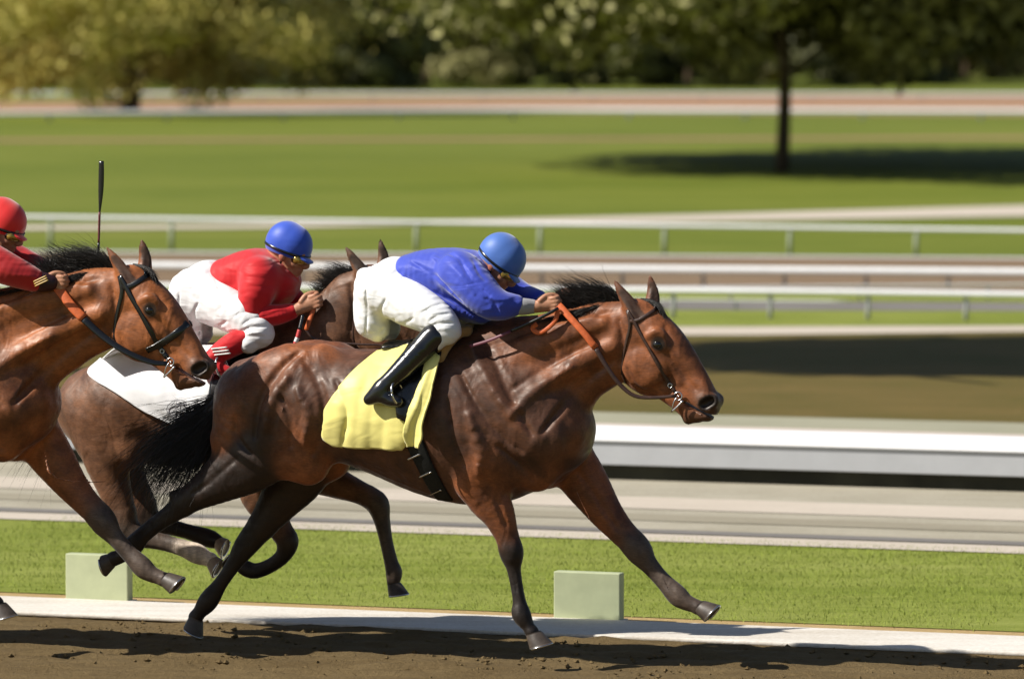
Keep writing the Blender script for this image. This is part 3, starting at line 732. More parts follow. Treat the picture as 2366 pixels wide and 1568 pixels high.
        R2 = [([(1090, 800), (1128, 880), (1172, 945)], 12), ([(1180, 960), (1240, 900), (1320, 850)], 13), ([(1085, 960), (1110, 1040), (1108, 1090)], 16), ([(615, 990), (625, 930), (665, 870)], 13),
              ([(1200, 790), (1290, 755), (1370, 732)], 10), ([(690, 900), (712, 960), (705, 1020)], 14)]
        S.lines(bc, [(p, r, .03, '+', None) for p, r in R2], fb)
        Ve = [[(830, 1072), (880, 1098), (940, 1120), (990, 1138)], [(1030, 880), (1060, 920), (1064, 980)], [(1350, 1110), (1380, 1170), (1400, 1205)], [(900, 880), (930, 940), (925, 1000)],
              [(655, 940), (640, 990), (655, 1030)]]
        S.lines(bc, [(p, 2.4, .007, '+', None) for p in Ve], fb)
    Vf = [[(1548, 838), (1566, 866), (1560, 892)], [(1566, 866), (1590, 880), (1612, 884)], [(1530, 822), (1540, 850), (1534, 872)], [(1500, 820), (1510, 850), (1500, 880)]]
    S.lines(bc, [(p, 1.9, .005, '+', None) for p in Vf], fh)
    S.lines(bc, [([(1540, 815), (1580, 868), (1606, 900)], 4, .014, '-', None), ([(1535, 755), (1548, 790), (1560, 812)], 4, .014, '-', None), ([(1450, 850), (1462, 885), (1492, 905)], 5, .014, '-', None), ([(1430, 740), (1440, 790), (1432, 840)], 6, .02, '-', None)], fh)
    def disp(V):
        m_ = np.clip((V[:, 2]-.75)/.25, 0, 1)*np.clip((1.25+hx*.002+.0-V[:, 0])/.2, .25, 1)
        return m_*(.0038*waves(V, 5, (5, 15, 10), -.95)+.0011*waves(V, 9, (12, 42, 20), -.9))
    bo = sdf_obj('horse_body', S, h, coat, E, pal, disp=disp)
    # eyes
    ex = [(1518+hx, 796+hy)] if body == 'A' else []
    for (x, y) in [(1518+hx, 796+hy)]:
        for s_ in (1, -1):
            p = fr.P(x, y, .089)
            if s_ < 0: p = np.array([p[0], -p[1], p[2]])
            mb = MB(); R_ = .024; V = []; F = []; a_, b_ = 14, 10
            for i in range(b_+1):
                for j in range(a_):
                    th = math.pi*i/b_; ph = 2*math.pi*j/a_
                    V.append(p+R_*np.array([math.sin(th)*math.cos(ph), .8*math.sin(th)*math.sin(ph), math.cos(th)*.85]))
            for i in range(b_):
                for j in range(a_): F.append((i*a_+j, i*a_+(j+1) % a_, (i+1)*a_+(j+1) % a_, (i+1)*a_+j))
            mb.add(V, F).build('eye', M_eye, E)
    rng = np.random.default_rng(seed)
    if tail:
        dock, cv, n = tail
        C = [[fr.P(*p) for p in c] for c in cv]
        V, F = strands(C, rng, n*2, .042, .0014, .7, 9, .5)
        T = SDF(fr); T.chain(dock, .02, 0)
        Vd, Qd = T.build(.012)
        V = list(V); o = len(V); V += [tuple(v) for v in Vd]; F = list(F)+[tuple(int(i)+o for i in q) for q in Qd]
        mesh_obj('tail', V, F, M_hair, E)
    if mane:
        V = []; F = []
        for cv, n, sp, wd in mane:
            C = [[fr.P(*p) for p in c] for c in cv]
            v, f = strands(C, rng, n, sp, wd, .5, 6, .45)
            o = len(V); V += v; F += [tuple(i+o for i in q) for q in f]
        mesh_obj('mane', V, F, M_hair, E)
    for hh in hooves: hoof(fr, E, *hh)
    return E, bo, bvh_of(bo)

def strap(fr, bvh, px, wid, thk, off=.004, t=.1, mb=None, mirror=True, widths=None):
    P = []; Nn = []
    for p in px:
        h = fr.hit(bvh, p[0], p[1], off, p[2] if len(p) > 2 else t)
        if isinstance(h, tuple): P.append(h[0]); Nn.append(h[1])
        else: P.append(h); Nn.append(np.array([0, -1.0, .1]))
    mb = mb or MB(); V, F = sweep(P, widths or wid, thk, nrm=Nn, res=3)
    mb.add(V, F)
    mb.pair = mirror
    return mb
def drape(fr, bvh, left, right, nu, nv, off, wrin=.006, mirror=False, seed=0, t=.3, freq=3):
    """a sheet of cloth lying on the body between two outlines given top to bottom"""
    L = catmull([(*p, 0) for p in left], 8)[:, :2]; R = catmull([(*p, 0) for p in right], 8)[:, :2]
    def res(A, n):
        s = np.r_[0, np.cumsum(np.linalg.norm(np.diff(A, axis=0), axis=1))]; q = np.linspace(0, s[-1], n)
        return np.c_[np.interp(q, s, A[:, 0]), np.interp(q, s, A[:, 1])]
    L = res(L, nv); R = res(R, nv); V = []
    rs = np.random.default_rng(seed); ph = rs.uniform(0, 6, 6)
    for j in range(nv):
        for i in range(nu):
            a = i/(nu-1); b = j/(nv-1); p = L[j]*(1-a)+R[j]*a
            h = fr.hit(bvh, p[0], p[1], 0, t)
            P, n = h if isinstance(h, tuple) else (h, np.array([0, -1.0, 0]))
            w_ = math.sin(a*freq*3.1+ph[0]+1.6*math.sin(b*4+ph[1]))*.5+math.sin(b*5+a*7+ph[2])*.3+math.sin(a*17+b*3+ph[3])*.2
            V.append(P+n*(off+wrin*(w_+1)*(.35+.9*b)))
    V = np.array(V).reshape(nv, nu, 3)
    for _ in range(3):
        W = V.copy(); W[1:-1, 1:-1] = .5*V[1:-1, 1:-1]+.125*(V[:-2, 1:-1]+V[2:, 1:-1]+V[1:-1, :-2]+V[1:-1, 2:]); V = W
    V = V.reshape(-1, 3)
    F = [(j*nu+i, j*nu+i+1, (j+1)*nu+i+1, (j+1)*nu+i) for j in range(nv-1) for i in range(nu-1)]
    V = [tuple(v) for v in V]
    if mirror:
        n0 = len(V); V += [(a, -b, c) for a, b, c in V]; F += [tuple(i+n0 for i in f)[::-1] for f in F]
        F += [(i, n0+i, n0+i+1, i+1) for i in range(nu-1)]          # over the back
    return V, F
def sheet(name, VF, mat, parent, thick=.005, sub=1):
    o = mesh_obj(name, VF[0], VF[1], mat, parent)
    md = o.modifiers.new('s', 'SOLIDIFY'); md.thickness = thick; md.offset = 0
    return o
def loc_empty(name, fr, label, cat, group=None):
    return tag(empty(name, fr.O, -ANG), label, cat, group)
def ring(c, r, th, nrm, up=(0, 0, 1), a0=0, a1=360, sx=1.0):
    nrm = np.asarray(nrm, float); nrm /= np.linalg.norm(nrm); u = np.cross(nrm, up); u /= np.linalg.norm(u); v = np.cross(u, nrm)
    k = 16; pts = [c+(u*math.cos(math.radians(a0+(a1-a0)*i/k))*sx+v*math.sin(math.radians(a0+(a1-a0)*i/k)))*r for i in range(k+1)]
    return sweep(pts, th, th, nrm=[nrm]*(k+1), res=2)

# ---------------------------------------------------------------- riders
def head_sdf(S, cx, cy, t, ang, sc=1.0, side=(0, 0)):
    f = np.array([math.cos(ang), math.sin(ang)]); d = np.array([-math.sin(ang), math.cos(ang)])
    def q(a, b, tt, r, rl=None): p = np.array([cx, cy])+f*a*sc+d*b*sc; return (p[0], p[1], t+tt, r*sc, (rl or r)*sc)
    S.chain([q(-8, -6, 0, 46, 36), q(6, -4, 0, 46, 36)], .02, 0)
    S.chain([q(14, 20, 0, 34, 30), q(16, 42, 0, 28, 25), q(22, 62, 0, 18, 18)], .02, 0)
    S.chain([q(-2, 46, 0, 24, 26), q(18, 64, 0, 13, 15)], .015, 0)
    S.chain([q(46, 10, 0, 6, 6), q(55, 26, 0, 7, 7), q(50, 31, 0, 7, 9)], .008, 0)
    S.chain([q(38, 4, .035, 7, 9), q(38, 4, -.035, 7, 9)], .012, 0)
    S.chain([q(43, 42, 0, 6, 11)], .006, 1); S.chain([q(41, 50, 0, 6, 10)], .006, 1)
    S.chain([q(50, 45.5, 0, 2, 20)], .003, None, '-')
    for s_ in (1, -1):
        S.chain([q(-8, 12, .074*s_, 8, 5), q(-10, 22, .078*s_, 9, 5), q(-6, 30, .074*s_, 5, 4)], .005, 1)
        S.chain([q(40, 12, .031*s_, 7, 7)], .006, None, '-')
        S.chain([q(37, 12, .031*s_, 6.5, 6.5)], .003, 2)
        S.chain([q(22, 28, .05*s_, 12, 8)], .015, 0)
    S.chain([q(-14, 30, 0, 30, 28), q(-36, 66, 0, 30, 32)], .02, 0)
    return q
def helmet(fr, parent, cx, cy, t, ang, sc, mat, strapmat, tiltoff=0, sca=1.0):
    f = np.array([math.cos(ang), math.sin(ang)]); d = np.array([-math.sin(ang), math.cos(ang)])
    def q(a, b, tt, r, rl=None): p = np.array([cx, cy])+f*a*sc+d*b*sc; return (p[0], p[1], t+tt, r*sc*sca, (rl or r)*sc*sca)
    S = SDF(fr); S.chain([q(-6, -12, 0, 55, 46), q(4, -10, 0, 54, 46)], .02, 0)
    O_ = fr.P(*q(0, 0, 0, 1)[:3]); D_ = fr.P(*q(0, 40, 0, 1)[:3])-O_; D_ /= np.linalg.norm(D_); F_ = fr.P(*q(40, 0, 0, 1)[:3])-O_; F_ /= np.linalg.norm(F_)
    def cut(F, ax):
        X = (ax[0][:, None, None]-O_[0])*D_[0]+(ax[1][None, :, None]-O_[1])*D_[1]+(ax[2][None, None, :]-O_[2])*D_[2]
        Y = (ax[0][:, None, None]-O_[0])*F_[0]+(ax[1][None, :, None]-O_[1])*F_[1]+(ax[2][None, None, :]-O_[2])*F_[2]
        return np.maximum(F, X-.030+.22*Y*0-.0)                         # rim
    o = sdf_obj('helmet', S, .005, mat, parent, None, cut, 1)
    K = SDF(fr); K.chain([q(36, 10, .028, 7, 18), q(54, 15, .022, 4, 18), q(61, 18, .014, 3, 16)], .014, 0, mirror=False)
    K.chain([q(36, 10, -.028, 7, 18), q(54, 15, -.022, 4, 18), q(61, 18, -.014, 3, 16)], .014, 0)
    sdf_obj('helmet_peak', K, .004, mat, o, None, None, 1)
    # goggle strap round the shell
    pts = []
    for i in range(25):
        an = 2*math.pi*i/24; a = math.cos(an)*56; tt = math.sin(an)*48
        p = fr.P(*q(a-1, 2+a*.10, 0, 1)[:3]); p = p+np.array([0, -1, 0])*tt*sc*sca*fr.sc(); pts.append(p)
    nn = []
    for p in pts: n_ = p-O_; nn.append(n_/np.linalg.norm(n_))
    MB().sweep(pts, .007, .0022, nrm=nn, res=2).build('goggle_strap', strapmat, o)
    return q
def hand(S, fr, P0, P1, t0, t1, c=0, sgn=1):
    """a fist closed round a strap: palm + four curled fingers + thumb"""
    a = np.array([P0[0], P0[1]]); b = np.array([P1[0], P1[1]]); f = (b-a)/np.linalg.norm(b-a); d = np.array([-f[1], f[0]])
    q = lambda u, v_, tt, r, rl=None: (*(a+f*u+d*v_), t0+(t1-t0)*(u/np.linalg.norm(b-a))+tt, r, rl or r)
    S.chain([q(-14, 0, 0, 12, 13), q(6, 0, 0, 15, 11), q(30, 1, 0, 17, 10)], .01, c)
    for i in range(4):
        v_ = -12+8.5*i; r = [5.2, 5.6, 5.3, 4.6][i]; ln = [22, 26, 24, 18][i]
        S.chain([q(30, v_, .010, r), q(30+ln*.62, v_+1, .016, r*.97), q(34+ln*.75, v_+2, -.008, r*.9), q(26+ln*.55, v_+3, -.026, r*.85)], .0025, c, n=3)
    S.chain([q(8, -12, .012, 7), q(24, -20, .006, 6.2), q(40, -19, -.004, 5.6), q(50, -14, -.012, 4.8)], .004, c)
# ---------------------------------------------------------------- horse A (leading)
BAY = [(.215, .074, .026), (.009, .006, .005), (.050, .026, .016), (.6, .55, .5), (.088, .038, .021), (.016, .007, .0045), (.085, .066, .055)]  # thigh and hind-leg tone: dark points, with shade put into the colour
BRB = [(.27, .092, .028), (.011, .008, .007), (.055, .028, .018), (.6, .55, .5), (.20, .072, .026), (.20, .066, .022), (.085, .066, .055)]
DKB = [(.15, .072, .038), (.016, .011, .009), (.035, .022, .016), (.85, .78, .68), (.1, .055, .034), (.05, .03, .02), (.06, .045, .036)]
frA = Frame(1000, 1530)
def limbs_A():
    return [
    # near hind, pushed out behind
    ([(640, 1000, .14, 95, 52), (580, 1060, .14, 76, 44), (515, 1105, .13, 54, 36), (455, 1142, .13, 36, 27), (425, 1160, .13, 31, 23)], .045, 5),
    ([(402, 1143, .13, 13, 11), (425, 1160, .13, 28, 20), (400, 1182, .13, 24, 18), (365, 1207, .13, 20, 16), (330, 1235, .13, 20, 16), (306, 1262, .13, 24, 19), (282, 1282, .13, 17, 15), (262, 1290, .13, 18, 17)], .014, 1),
    ([(505, 1075, .13, 20, 12), (440, 1125, .13, 9, 9), (405, 1146, .13, 9, 9)], .02, 1),
    # far hind, hoof leaving the ground
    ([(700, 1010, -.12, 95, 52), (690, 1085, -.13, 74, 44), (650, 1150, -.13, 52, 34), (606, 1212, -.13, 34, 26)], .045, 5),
    ([(606, 1212, -.13, 34, 26), (566, 1262, -.13, 28, 20), (540, 1302, -.13, 19, 15), (510, 1346, -.13, 17, 14), (482, 1386, -.13, 24, 19), (462, 1412, -.13, 17, 15), (452, 1425, -.13, 18, 16)], .014, 1),
    # near fore, under the body
    ([(1130, 1060, .15, 72, 38), (1120, 1130, .15, 56, 36), (1150, 1185, .14, 40, 30), (1170, 1235, .13, 28, 23)], .04, 0),
    ([(1172, 1240, .13, 26, 22), (1181, 1274, .13, 29, 25), (1186, 1308, .13, 18, 16), (1192, 1345, .13, 15, 13), (1200, 1390, .13, 16, 14), (1204, 1418, .13, 23, 19), (1220, 1446, .13, 15, 14), (1228, 1458, .13, 17, 16)], .012, 1),
    # far fore, reaching forward
    ([(1200, 950, -.13, 80, 38), (1270, 1020, -.14, 76, 38), (1322, 1075, -.15, 60, 36), (1358, 1125, -.15, 52, 33), (1398, 1182, -.15, 41, 28), (1438, 1230, -.15, 32, 24)], .04, 0),
    ([(1440, 1230, -.15, 30, 22), (1472, 1266, -.15, 33, 26), (1496, 1298, -.15, 22, 17), (1530, 1336, -.15, 18, 14), (1562, 1372, -.15, 25, 20), (1583, 1389, -.15, 20, 17), (1604, 1398, -.15, 17, 15), (1612, 1402, -.15, 18, 17)], .012, 6),
    ([(1462, 1286, -.15, 12, 8), (1500, 1322, -.15, 9, 7), (1548, 1376, -.15, 9, 8)], .01, 1),
    ]
tailA = ([(560, 885, 0, 18), (520, 925, 0, 22), (480, 965, 0, 22), (445, 1000, 0, 16)],
   [[(545, 890, -.03), (495, 930, -.04), (430, 965, -.06), (370, 1010, -.1), (310, 1075, -.12), (285, 1130, -.12)],
    [(540, 900, .0), (490, 950, .0), (430, 1000, .0), (370, 1060, .0), (330, 1140, .0), (330, 1200, 0)],
    [(540, 915, .04), (500, 970, .06), (455, 1025, .08), (410, 1080, .09), (375, 1130, .08), (355, 1190, .08)],
    [(540, 925, .0), (515, 985, .0), (480, 1040, .02), (440, 1090, .02), (420, 1110, .02), (400, 1150, .0)]], 900)
def maneA(hx=0, hy=0):
    o = lambda L, b=1.0: [(p[0]+hx*b, p[1]+hy*b, p[2]) for p in L]
    return [([o([(1440, 700, -.01), (1415, 672, 0), (1375, 660, .0), (1325, 652, 0)]), o([(1400, 704, 0), (1368, 680, 0), (1325, 668, 0), (1290, 655, 0)], .9),
              o([(1350, 718, 0), (1320, 700, .0), (1298, 680, 0), (1280, 668, 0)], .7), o([(1310, 730, 0), (1290, 712, 0), (1270, 706, 0), (1250, 715, .01)], .5)], 1500, .017, .0013),
            ([o([(1400, 704, .02), (1372, 712, .05), (1345, 722, .07), (1320, 735, .08)], .9), o([(1350, 716, .02), (1325, 722, .05), (1300, 735, .07), (1275, 745, .07)], .7),
              o([(1300, 730, .02), (1270, 738, .05), (1240, 748, .06), (1210, 760, .06)], .4), o([(1230, 748, .02), (1190, 756, .05), (1150, 766, .06), (1110, 775, .06)], .2),
              o([(1150, 752, .0), (1110, 760, .03), (1080, 768, .04), (1050, 778, .03)], 0)], 1300, .008, .0013),
            ([o([(1480, 690, 0), (1505, 694, 0), (1525, 712, .0), (1536, 740, .02), (1540, 775, .02)]), o([(1490, 694, .01), (1515, 702, .02), (1532, 720, .03), (1538, 750, .04)])], 150, .006, .0016)]
hoovesA = [((262, 1290), (238, 1296), .13, M_hoof, .95, (0, -1)), ((453, 1424), (438, 1454), -.13, M_hoof, 1.0, (1, .35)),
           ((1230, 1460), (1240, 1494), .13, M_hoof, 1.05, (1, .1)), ((1612, 1400), (1638, 1424), -.15, M_hoof, 1.0, (1, .55))]
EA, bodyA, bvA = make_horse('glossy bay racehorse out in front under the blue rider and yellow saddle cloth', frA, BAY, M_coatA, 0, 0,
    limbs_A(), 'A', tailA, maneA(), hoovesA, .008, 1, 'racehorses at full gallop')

# ---------------------------------------------------------------- horse B (left edge, nearest)
frB = Frame(-200, 1480, -.42, -1235, -65)
BX, BY = 62, -14
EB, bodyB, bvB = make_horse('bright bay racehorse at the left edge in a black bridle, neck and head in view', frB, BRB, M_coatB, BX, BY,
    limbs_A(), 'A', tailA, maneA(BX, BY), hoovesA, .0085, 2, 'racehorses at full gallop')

# ---------------------------------------------------------------- horse C (behind, between the two)
frC = Frame(500, 1512, .78)
limbsC = [
    ([(250, 980, .14, 80, 46), (245, 1050, .14, 58, 38), (262, 1120, .13, 42, 30), (282, 1180, .13, 33, 26)], .04, 0),
    ([(284, 1190, .13, 33, 26), (292, 1222, .13, 34, 24), (325, 1240, .13, 24, 18), (370, 1250, .13, 20, 15), (420, 1264, .13, 19, 15)], .014, 6),
    ([(420, 1264, .13, 19, 15), (455, 1278, .13, 24, 19), (475, 1288, .13, 18, 15), (486, 1292, .13, 18, 16)], .010, 3),
    ([(270, 980, -.14, 80, 46), (275, 1050, -.14, 58, 38), (300, 1110, -.13, 42, 30), (330, 1165, -.13, 33, 26)], .04, 0),
    ([(330, 1170, -.13, 32, 26), (345, 1200, -.13, 30, 22), (385, 1214, -.13, 21, 17), (430, 1226, -.13, 18, 15), (480, 1242, -.13, 22, 18), (502, 1250, -.13, 17, 15)], .014, 1),
    ([(640, 1010, .14, 76, 40), (600, 1080, .14, 60, 36), (600, 1140, .14, 48, 32), (632, 1196, .13, 34, 26), (650, 1226, .13, 28, 23)], .04, 0),
    ([(650, 1228, .13, 26, 21), (664, 1250, .13, 27, 22), (654, 1282, .13, 19, 16), (624, 1306, .13, 17, 15), (590, 1318, .13, 18, 16), (568, 1312, .13, 19, 16), (552, 1300, .13, 15, 14)], .010, 1),
    ([(720, 1010, -.13, 76, 40), (730, 1085, -.14, 50, 36), (772, 1112, -.14, 38, 30), (820, 1132, -.14, 29, 24), (850, 1146, -.14, 26, 22)], .04, 0),
    ([(850, 1146, -.14, 26, 22), (872, 1164, -.14, 28, 23), (882, 1200, -.14, 20, 17), (892, 1250, -.14, 16, 14), (904, 1300, -.14, 17, 15), (910, 1322, -.14, 20, 17), (908, 1346, -.14, 15, 14)], .010, 6)]
tailC = ([(200, 900, 0, 16), (150, 920, 0, 20), (110, 950, 0, 16)], [[(190, 900, -.02), (140, 930, -.03), (80, 970, -.05), (30, 1030, -.05)], [(190, 915, .02), (145, 960, .03), (100, 1010, .05), (60, 1070, .05)]], 250)
CX, CY = -622, -80
maneC = [([[(838, 628, 0), (815, 622, 0), (785, 618, 0), (750, 612, 0)], [(815, 652, 0), (790, 640, 0), (765, 632, 0), (735, 632, 0)], [(790, 680, 0), (765, 664, 0), (745, 652, 0), (728, 650, .01)], [(755, 716, 0), (738, 694, 0), (728, 676, 0), (718, 668, 0)]], 1100, .015, .0013)]
hoovesC = [((487, 1292), (506, 1304), .13, M_hoofw, .95, (.6, -.9)), ((502, 1250), (522, 1258), -.13, M_hoofw, .95, (.6, -.9)),
           ((552, 1300), (534, 1284), .13, M_hoof, .95, (-.8, -.6)), ((908, 1346), (912, 1374), -.14, M_hoof, .95, (.9, -.3))]
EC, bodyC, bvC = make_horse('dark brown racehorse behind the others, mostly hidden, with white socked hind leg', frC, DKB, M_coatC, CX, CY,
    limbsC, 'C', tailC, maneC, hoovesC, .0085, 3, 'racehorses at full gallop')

# ---------------------------------------------------------------- bridles, reins
def bridle(fr, bvh, hx, hy, label, mat, noseband, hand_pts, rein_pts, wide=1.0, rein_split=.02, reinmat=None, owid=.017, drein=.0105):
    B = loc_empty('bridle', fr, label, 'bridle', 'racing bridles')
    o = lambda L: [(p[0]+hx, p[1]+hy) for p in L]
    mb = strap(fr, bvh, o([(1449, 716), (1462, 738), (1478, 768), (1500, 806), (1522, 846), (1544, 884), (1560, 906)]), .0085*wide, .003, mirror=True)
    mb.build('cheekpiece', mat, B)
    strap(fr, bvh, o([(1455, 742), (1474, 740), (1496, 727), (1512, 716), (1524, 709)]), .009*wide, .003).build('browband', mat, B)
    strap(fr, bvh, o([(1449, 716), (1455, 752), (1447, 790), (1440, 826), (1438, 862), (1446, 884)]), .0075*wide, .0025).build('throatlash', mat, B)
    if noseband:
        strap(fr, bvh, o([(1512, 888), (1530, 880), (1556, 866), (1584, 846), (1606, 826)]), .012*wide, .004).build('noseband', mat, B)
    c = fr.P(1566+hx, 915+hy, .062); mb = MB()
    mb.add(*ring(c, .020, .0032, (0, -1, .1))); mb.sweep([c+np.array([-.03, -.01, -.075]), c+np.array([.0, -.012, -.05]), c+np.array([.028, -.008, -.02])], .0045, .0035, nrm=[(0, -1, 0)]*3)
    mb.sweep([c+np.array([-.03, -.01, -.075]), c+np.array([-.018, -.012, -.03]), c+np.array([-.004, -.006, -.004])], .003, .003, nrm=[(0, -1, 0)]*3)
    mb.mirror().build('bit_ring', M_steel, B)
    MB().sweep([c, c*np.array([1, 0, 1]), c*np.array([1, -1, 1])], .005, .005, nrm=[(0, 0, 1)]*3).build('bit_bar', M_steel, B)
    q = fr.hit(bvh, 1548+hx, 890+hy, .008)
    if isinstance(q, tuple): MB().add(*ring(q[0], .010, .0025, q[1])).mirror().build('buckle', M_steel, B)
    R = loc_empty('reins', fr, 'orange rubber grip reins on the '+label.split(' on the ')[-1], 'reins', 'racing reins')
    p1 = [fr.P(*p) for p in hand_pts]
    MB().sweep(p1, owid, .0055, nrm=[(0.2, -1, .4)]*len(p1)).mirror().build('rein_grip', M_org, R)
    p2 = [fr.P(*p) for p in rein_pts]; k = len(p2)
    MB().sweep(p2, list(np.linspace(drein*1.15, drein*.8, k)), .004, nrm=[(0.2, -1, .4)]*k).mirror().build('rein_strap', reinmat or mat, R)
    return B, R
brA, reA = bridle(frA, bvA, 0, 0, 'thin brown leather bridle with steel bit on the leading bay horse', M_brn, False,
    [(1272, 692, .10), (1292, 706, .115), (1318, 735, .13), (1348, 768, .135), (1376, 804, .13)],
    [(1374, 801, .13), (1402, 848, .13), (1432, 888, .12), (1466, 914, .11), (1510, 918, .09), (1562, 914, .066)], 1.0)
lp = [frA.P(*p) for p in [(1288, 712, .125), (1284, 736, .14), (1268, 756, .15), (1244, 768, .155), (1230, 758, .15), (1240, 748, .15)]]
MB().sweep(lp, .012, .004, nrm=[(0.2, -1, .2)]*6).build('rein_loop', M_org, reA)
brB, reB = bridle(frB, bvB, BX, BY, 'wide black bridle with noseband on the bright bay horse at the left', M_blk, True,
    [(1360, 718, .10), (1378, 742, .12), (1402, 774, .13), (1428, 800, .13)],
    [(1424, 797, .13), (1466, 836, .125), (1520, 874, .12), (1580, 900, .095), (1622, 905, .066)], 1.5, drein=.016, owid=.024)
brC, reC = bridle(frC, bvC, CX, CY, 'thin leather bridle mostly hidden on the dark brown horse behind', M_brn, False,
    [(735, 690, .11), (722, 720, .13), (712, 748, .15), (706, 762, .15)],
    [(706, 760, .15), (722, 780, .15), (760, 790, .14), (830, 795, .12), (900, 800, .09), (945, 832, .066)], 1.0, drein=.006, owid=.012)

# ---------------------------------------------------------------- saddles and cloths
def saddle(fr, bvh, px, py, label, stir, gpts, matcloth):
    S_ = loc_empty('racing_saddle', fr, label, 'saddle', 'racing saddles')
    S = SDF(fr); o = lambda L: [(p[0]+px, p[1]+py, *p[2:]) for p in L]
    S.chain(o([(905, 800, 0, 14, 60), (950, 796, 0, 14, 50), (1000, 782, 0, 16, 34), (1030, 768, 0, 14, 24)]), .02, 0)
    sdf_obj('saddle_seat', S, .006, M_blk, S_)
    V, F = drape(fr, bvh, [(px+a, py+b) for a, b in [(950, 806), (925, 850), (914, 900), (922, 962)]], [(px+a, py+b) for a, b in [(1034, 786), (1018, 850), (990, 920), (962, 985)]], 14, 16, .036, .003, True, 5)
    sheet('saddle_flap', (V, F), M_blk, S_, .006)
    return S_
# yellow cloth
V, F = drape(frA, bvA, [(872, 816), (834, 846), (795, 886), (764, 928), (750, 968), (748, 1008), (772, 1026)], [(990, 792), (978, 850), (958, 905), (946, 950), (948, 995), (946, 1018), (932, 1036)], 44, 44, .010, .010, True, 3)
yc = sheet('saddle_cloth', (V, F), M_yel, None, .006); yc.location = frA.O; yc.rotation_euler = (0, 0, -ANG)
tag(yc, 'plain yellow saddle cloth flapping on the leading bay horse', 'saddle cloth', 'racing saddle cloths')
SA = saddle(frA, bvA, 0, 0, 'small black racing saddle on the yellow cloth of the leading horse', None, None, None)
# tan chamois roll and yellow pad strip in front of the saddle
S = SDF(frA); S.chain([(1078, 764, .07, 12, 12), (1056, 770, .12, 14, 11), (1030, 796, .17, 15, 10), (1012, 824, .205, 17, 8)], .012, 0, mirror=True)
S.chain([(1078, 764, .07, 12, 14), (1086, 760, 0, 13, 20), (1090, 758, -.02, 13, 20)], .012, 0, mirror=True)
sdf_obj('chamois_pad', S, .005, M_tan, SA)
V, F = drape(frA, bvA, [(1000, 826), (986, 870), (966, 920), (948, 966), (940, 1000), (956, 1022)], [(1024, 838), (1014, 880), (1000, 930), (988, 975), (990, 1002), (978, 1024)], 16, 44, .050, .013, False, 11, freq=2)
sheet('yellow_pad', (V, F), M_yel, SA, .008)
# girth
g = strap(frA, bvA, [(945, 985), (962, 1030), (985, 1080), (1010, 1126), (1028, 1152)], .047, .006, .006, .25); g.build('girth', M_gir, SA)
for (x, y) in ((958, 1052), (984, 1092), (1008, 1132)):
    a = frA.hit(bvA, x-15, y+6, .016); b = frA.hit(bvA, x+14, y-6, .016)
    if isinstance(a, tuple) and isinstance(b, tuple): MB().sweep([a[0], (a[0]+b[0])/2, b[0]], .004, .002, nrm=[a[1]]*3).mirror().build('girth_buckle', M_steel, SA)
def stirrup(fr, parent, top, bot, t):
    mb = MB(); a = fr.P(*top, t-.06); b = fr.P(*bot, t+.015)
    mb.sweep([a, (a*.5+b*.5), b], .009, .003, nrm=[(0, -1, .2)]*3).mirror().build('stirrup_leather', M_brn, parent)
    c = b-np.array([0, 0, .055]); V, F = ring(c, .055, .005, (1, -.25, .25), sx=.85); MB().add(V, F).mirror().build('stirrup_iron', M_steel, parent)
stirrup(frA, SA, (985, 800), (918, 882), .35)
# B and C: cloths
V, F = drape(frB, bvB, [(872, 816), (834, 846), (795, 886), (764, 928), (750, 968), (748, 1008), (772, 1026)], [(1000, 792), (1004, 840), (992, 890), (980, 940), (966, 990), (948, 1022), (930, 1034)], 24, 24, .010, .008, True, 3)
cb = sheet('saddle_cloth', (V, F), M_wht, None, .006); cb.location = frB.O; cb.rotation_euler = (0, 0, -ANG)
tag(cb, 'saddle cloth of the bright bay horse at the left edge', 'saddle cloth', 'racing saddle cloths')
V, F = drape(frC, bvC, [(268, 802), (232, 836), (206, 866), (258, 902), (330, 944), (400, 976)], [(520, 806), (516, 830), (505, 866), (490, 906), (470, 950), (446, 976)], 40, 36, .012, .010, True, 9)
cc = sheet('saddle_cloth', (V, F), M_wht, None, .006); cc.location = frC.O; cc.rotation_euler = (0, 0, -ANG)
tag(cc, 'bright white saddle cloth on the dark brown horse behind the bay muzzle', 'saddle cloth', 'racing saddle cloths')
M_emb = plain('grey_print', (.40, .40, .42), .7)
def onC(L, nm): 
    P = []
    for p in L:
        h = frC.hit(bvC, p[0], p[1], .036); P.append(h if isinstance(h, tuple) else (h, np.array([0, -1., 0])))
    V, F = sweep([h[0] for h in P], .0028, .0015, nrm=[h[1] for h in P], res=3); mesh_obj(nm, V, F, M_emb, cc)
onC([(418+24*math.cos(a), 944+20*math.sin(a)) for a in np.linspace(0, 6.283, 13)], 'emblem')
for L in ([(402, 936), (418, 926), (434, 936)], [(404, 950), (418, 942), (432, 950)], [(418, 926), (418, 946), (418, 960)]): onC(L, 'emblem')
SB = saddle(frB, bvB, 0, 0, 'black racing saddle of the horse at the left edge', 0, 0, 0); stirrup(frB, SB, (985, 800), (918, 882), .35)
SCs = saddle(frC, bvC, -425, 10, 'black racing saddle under the rider in red and white', 0, 0, 0); stirrup(frC, SCs, (560, 800), (512, 822), .33)

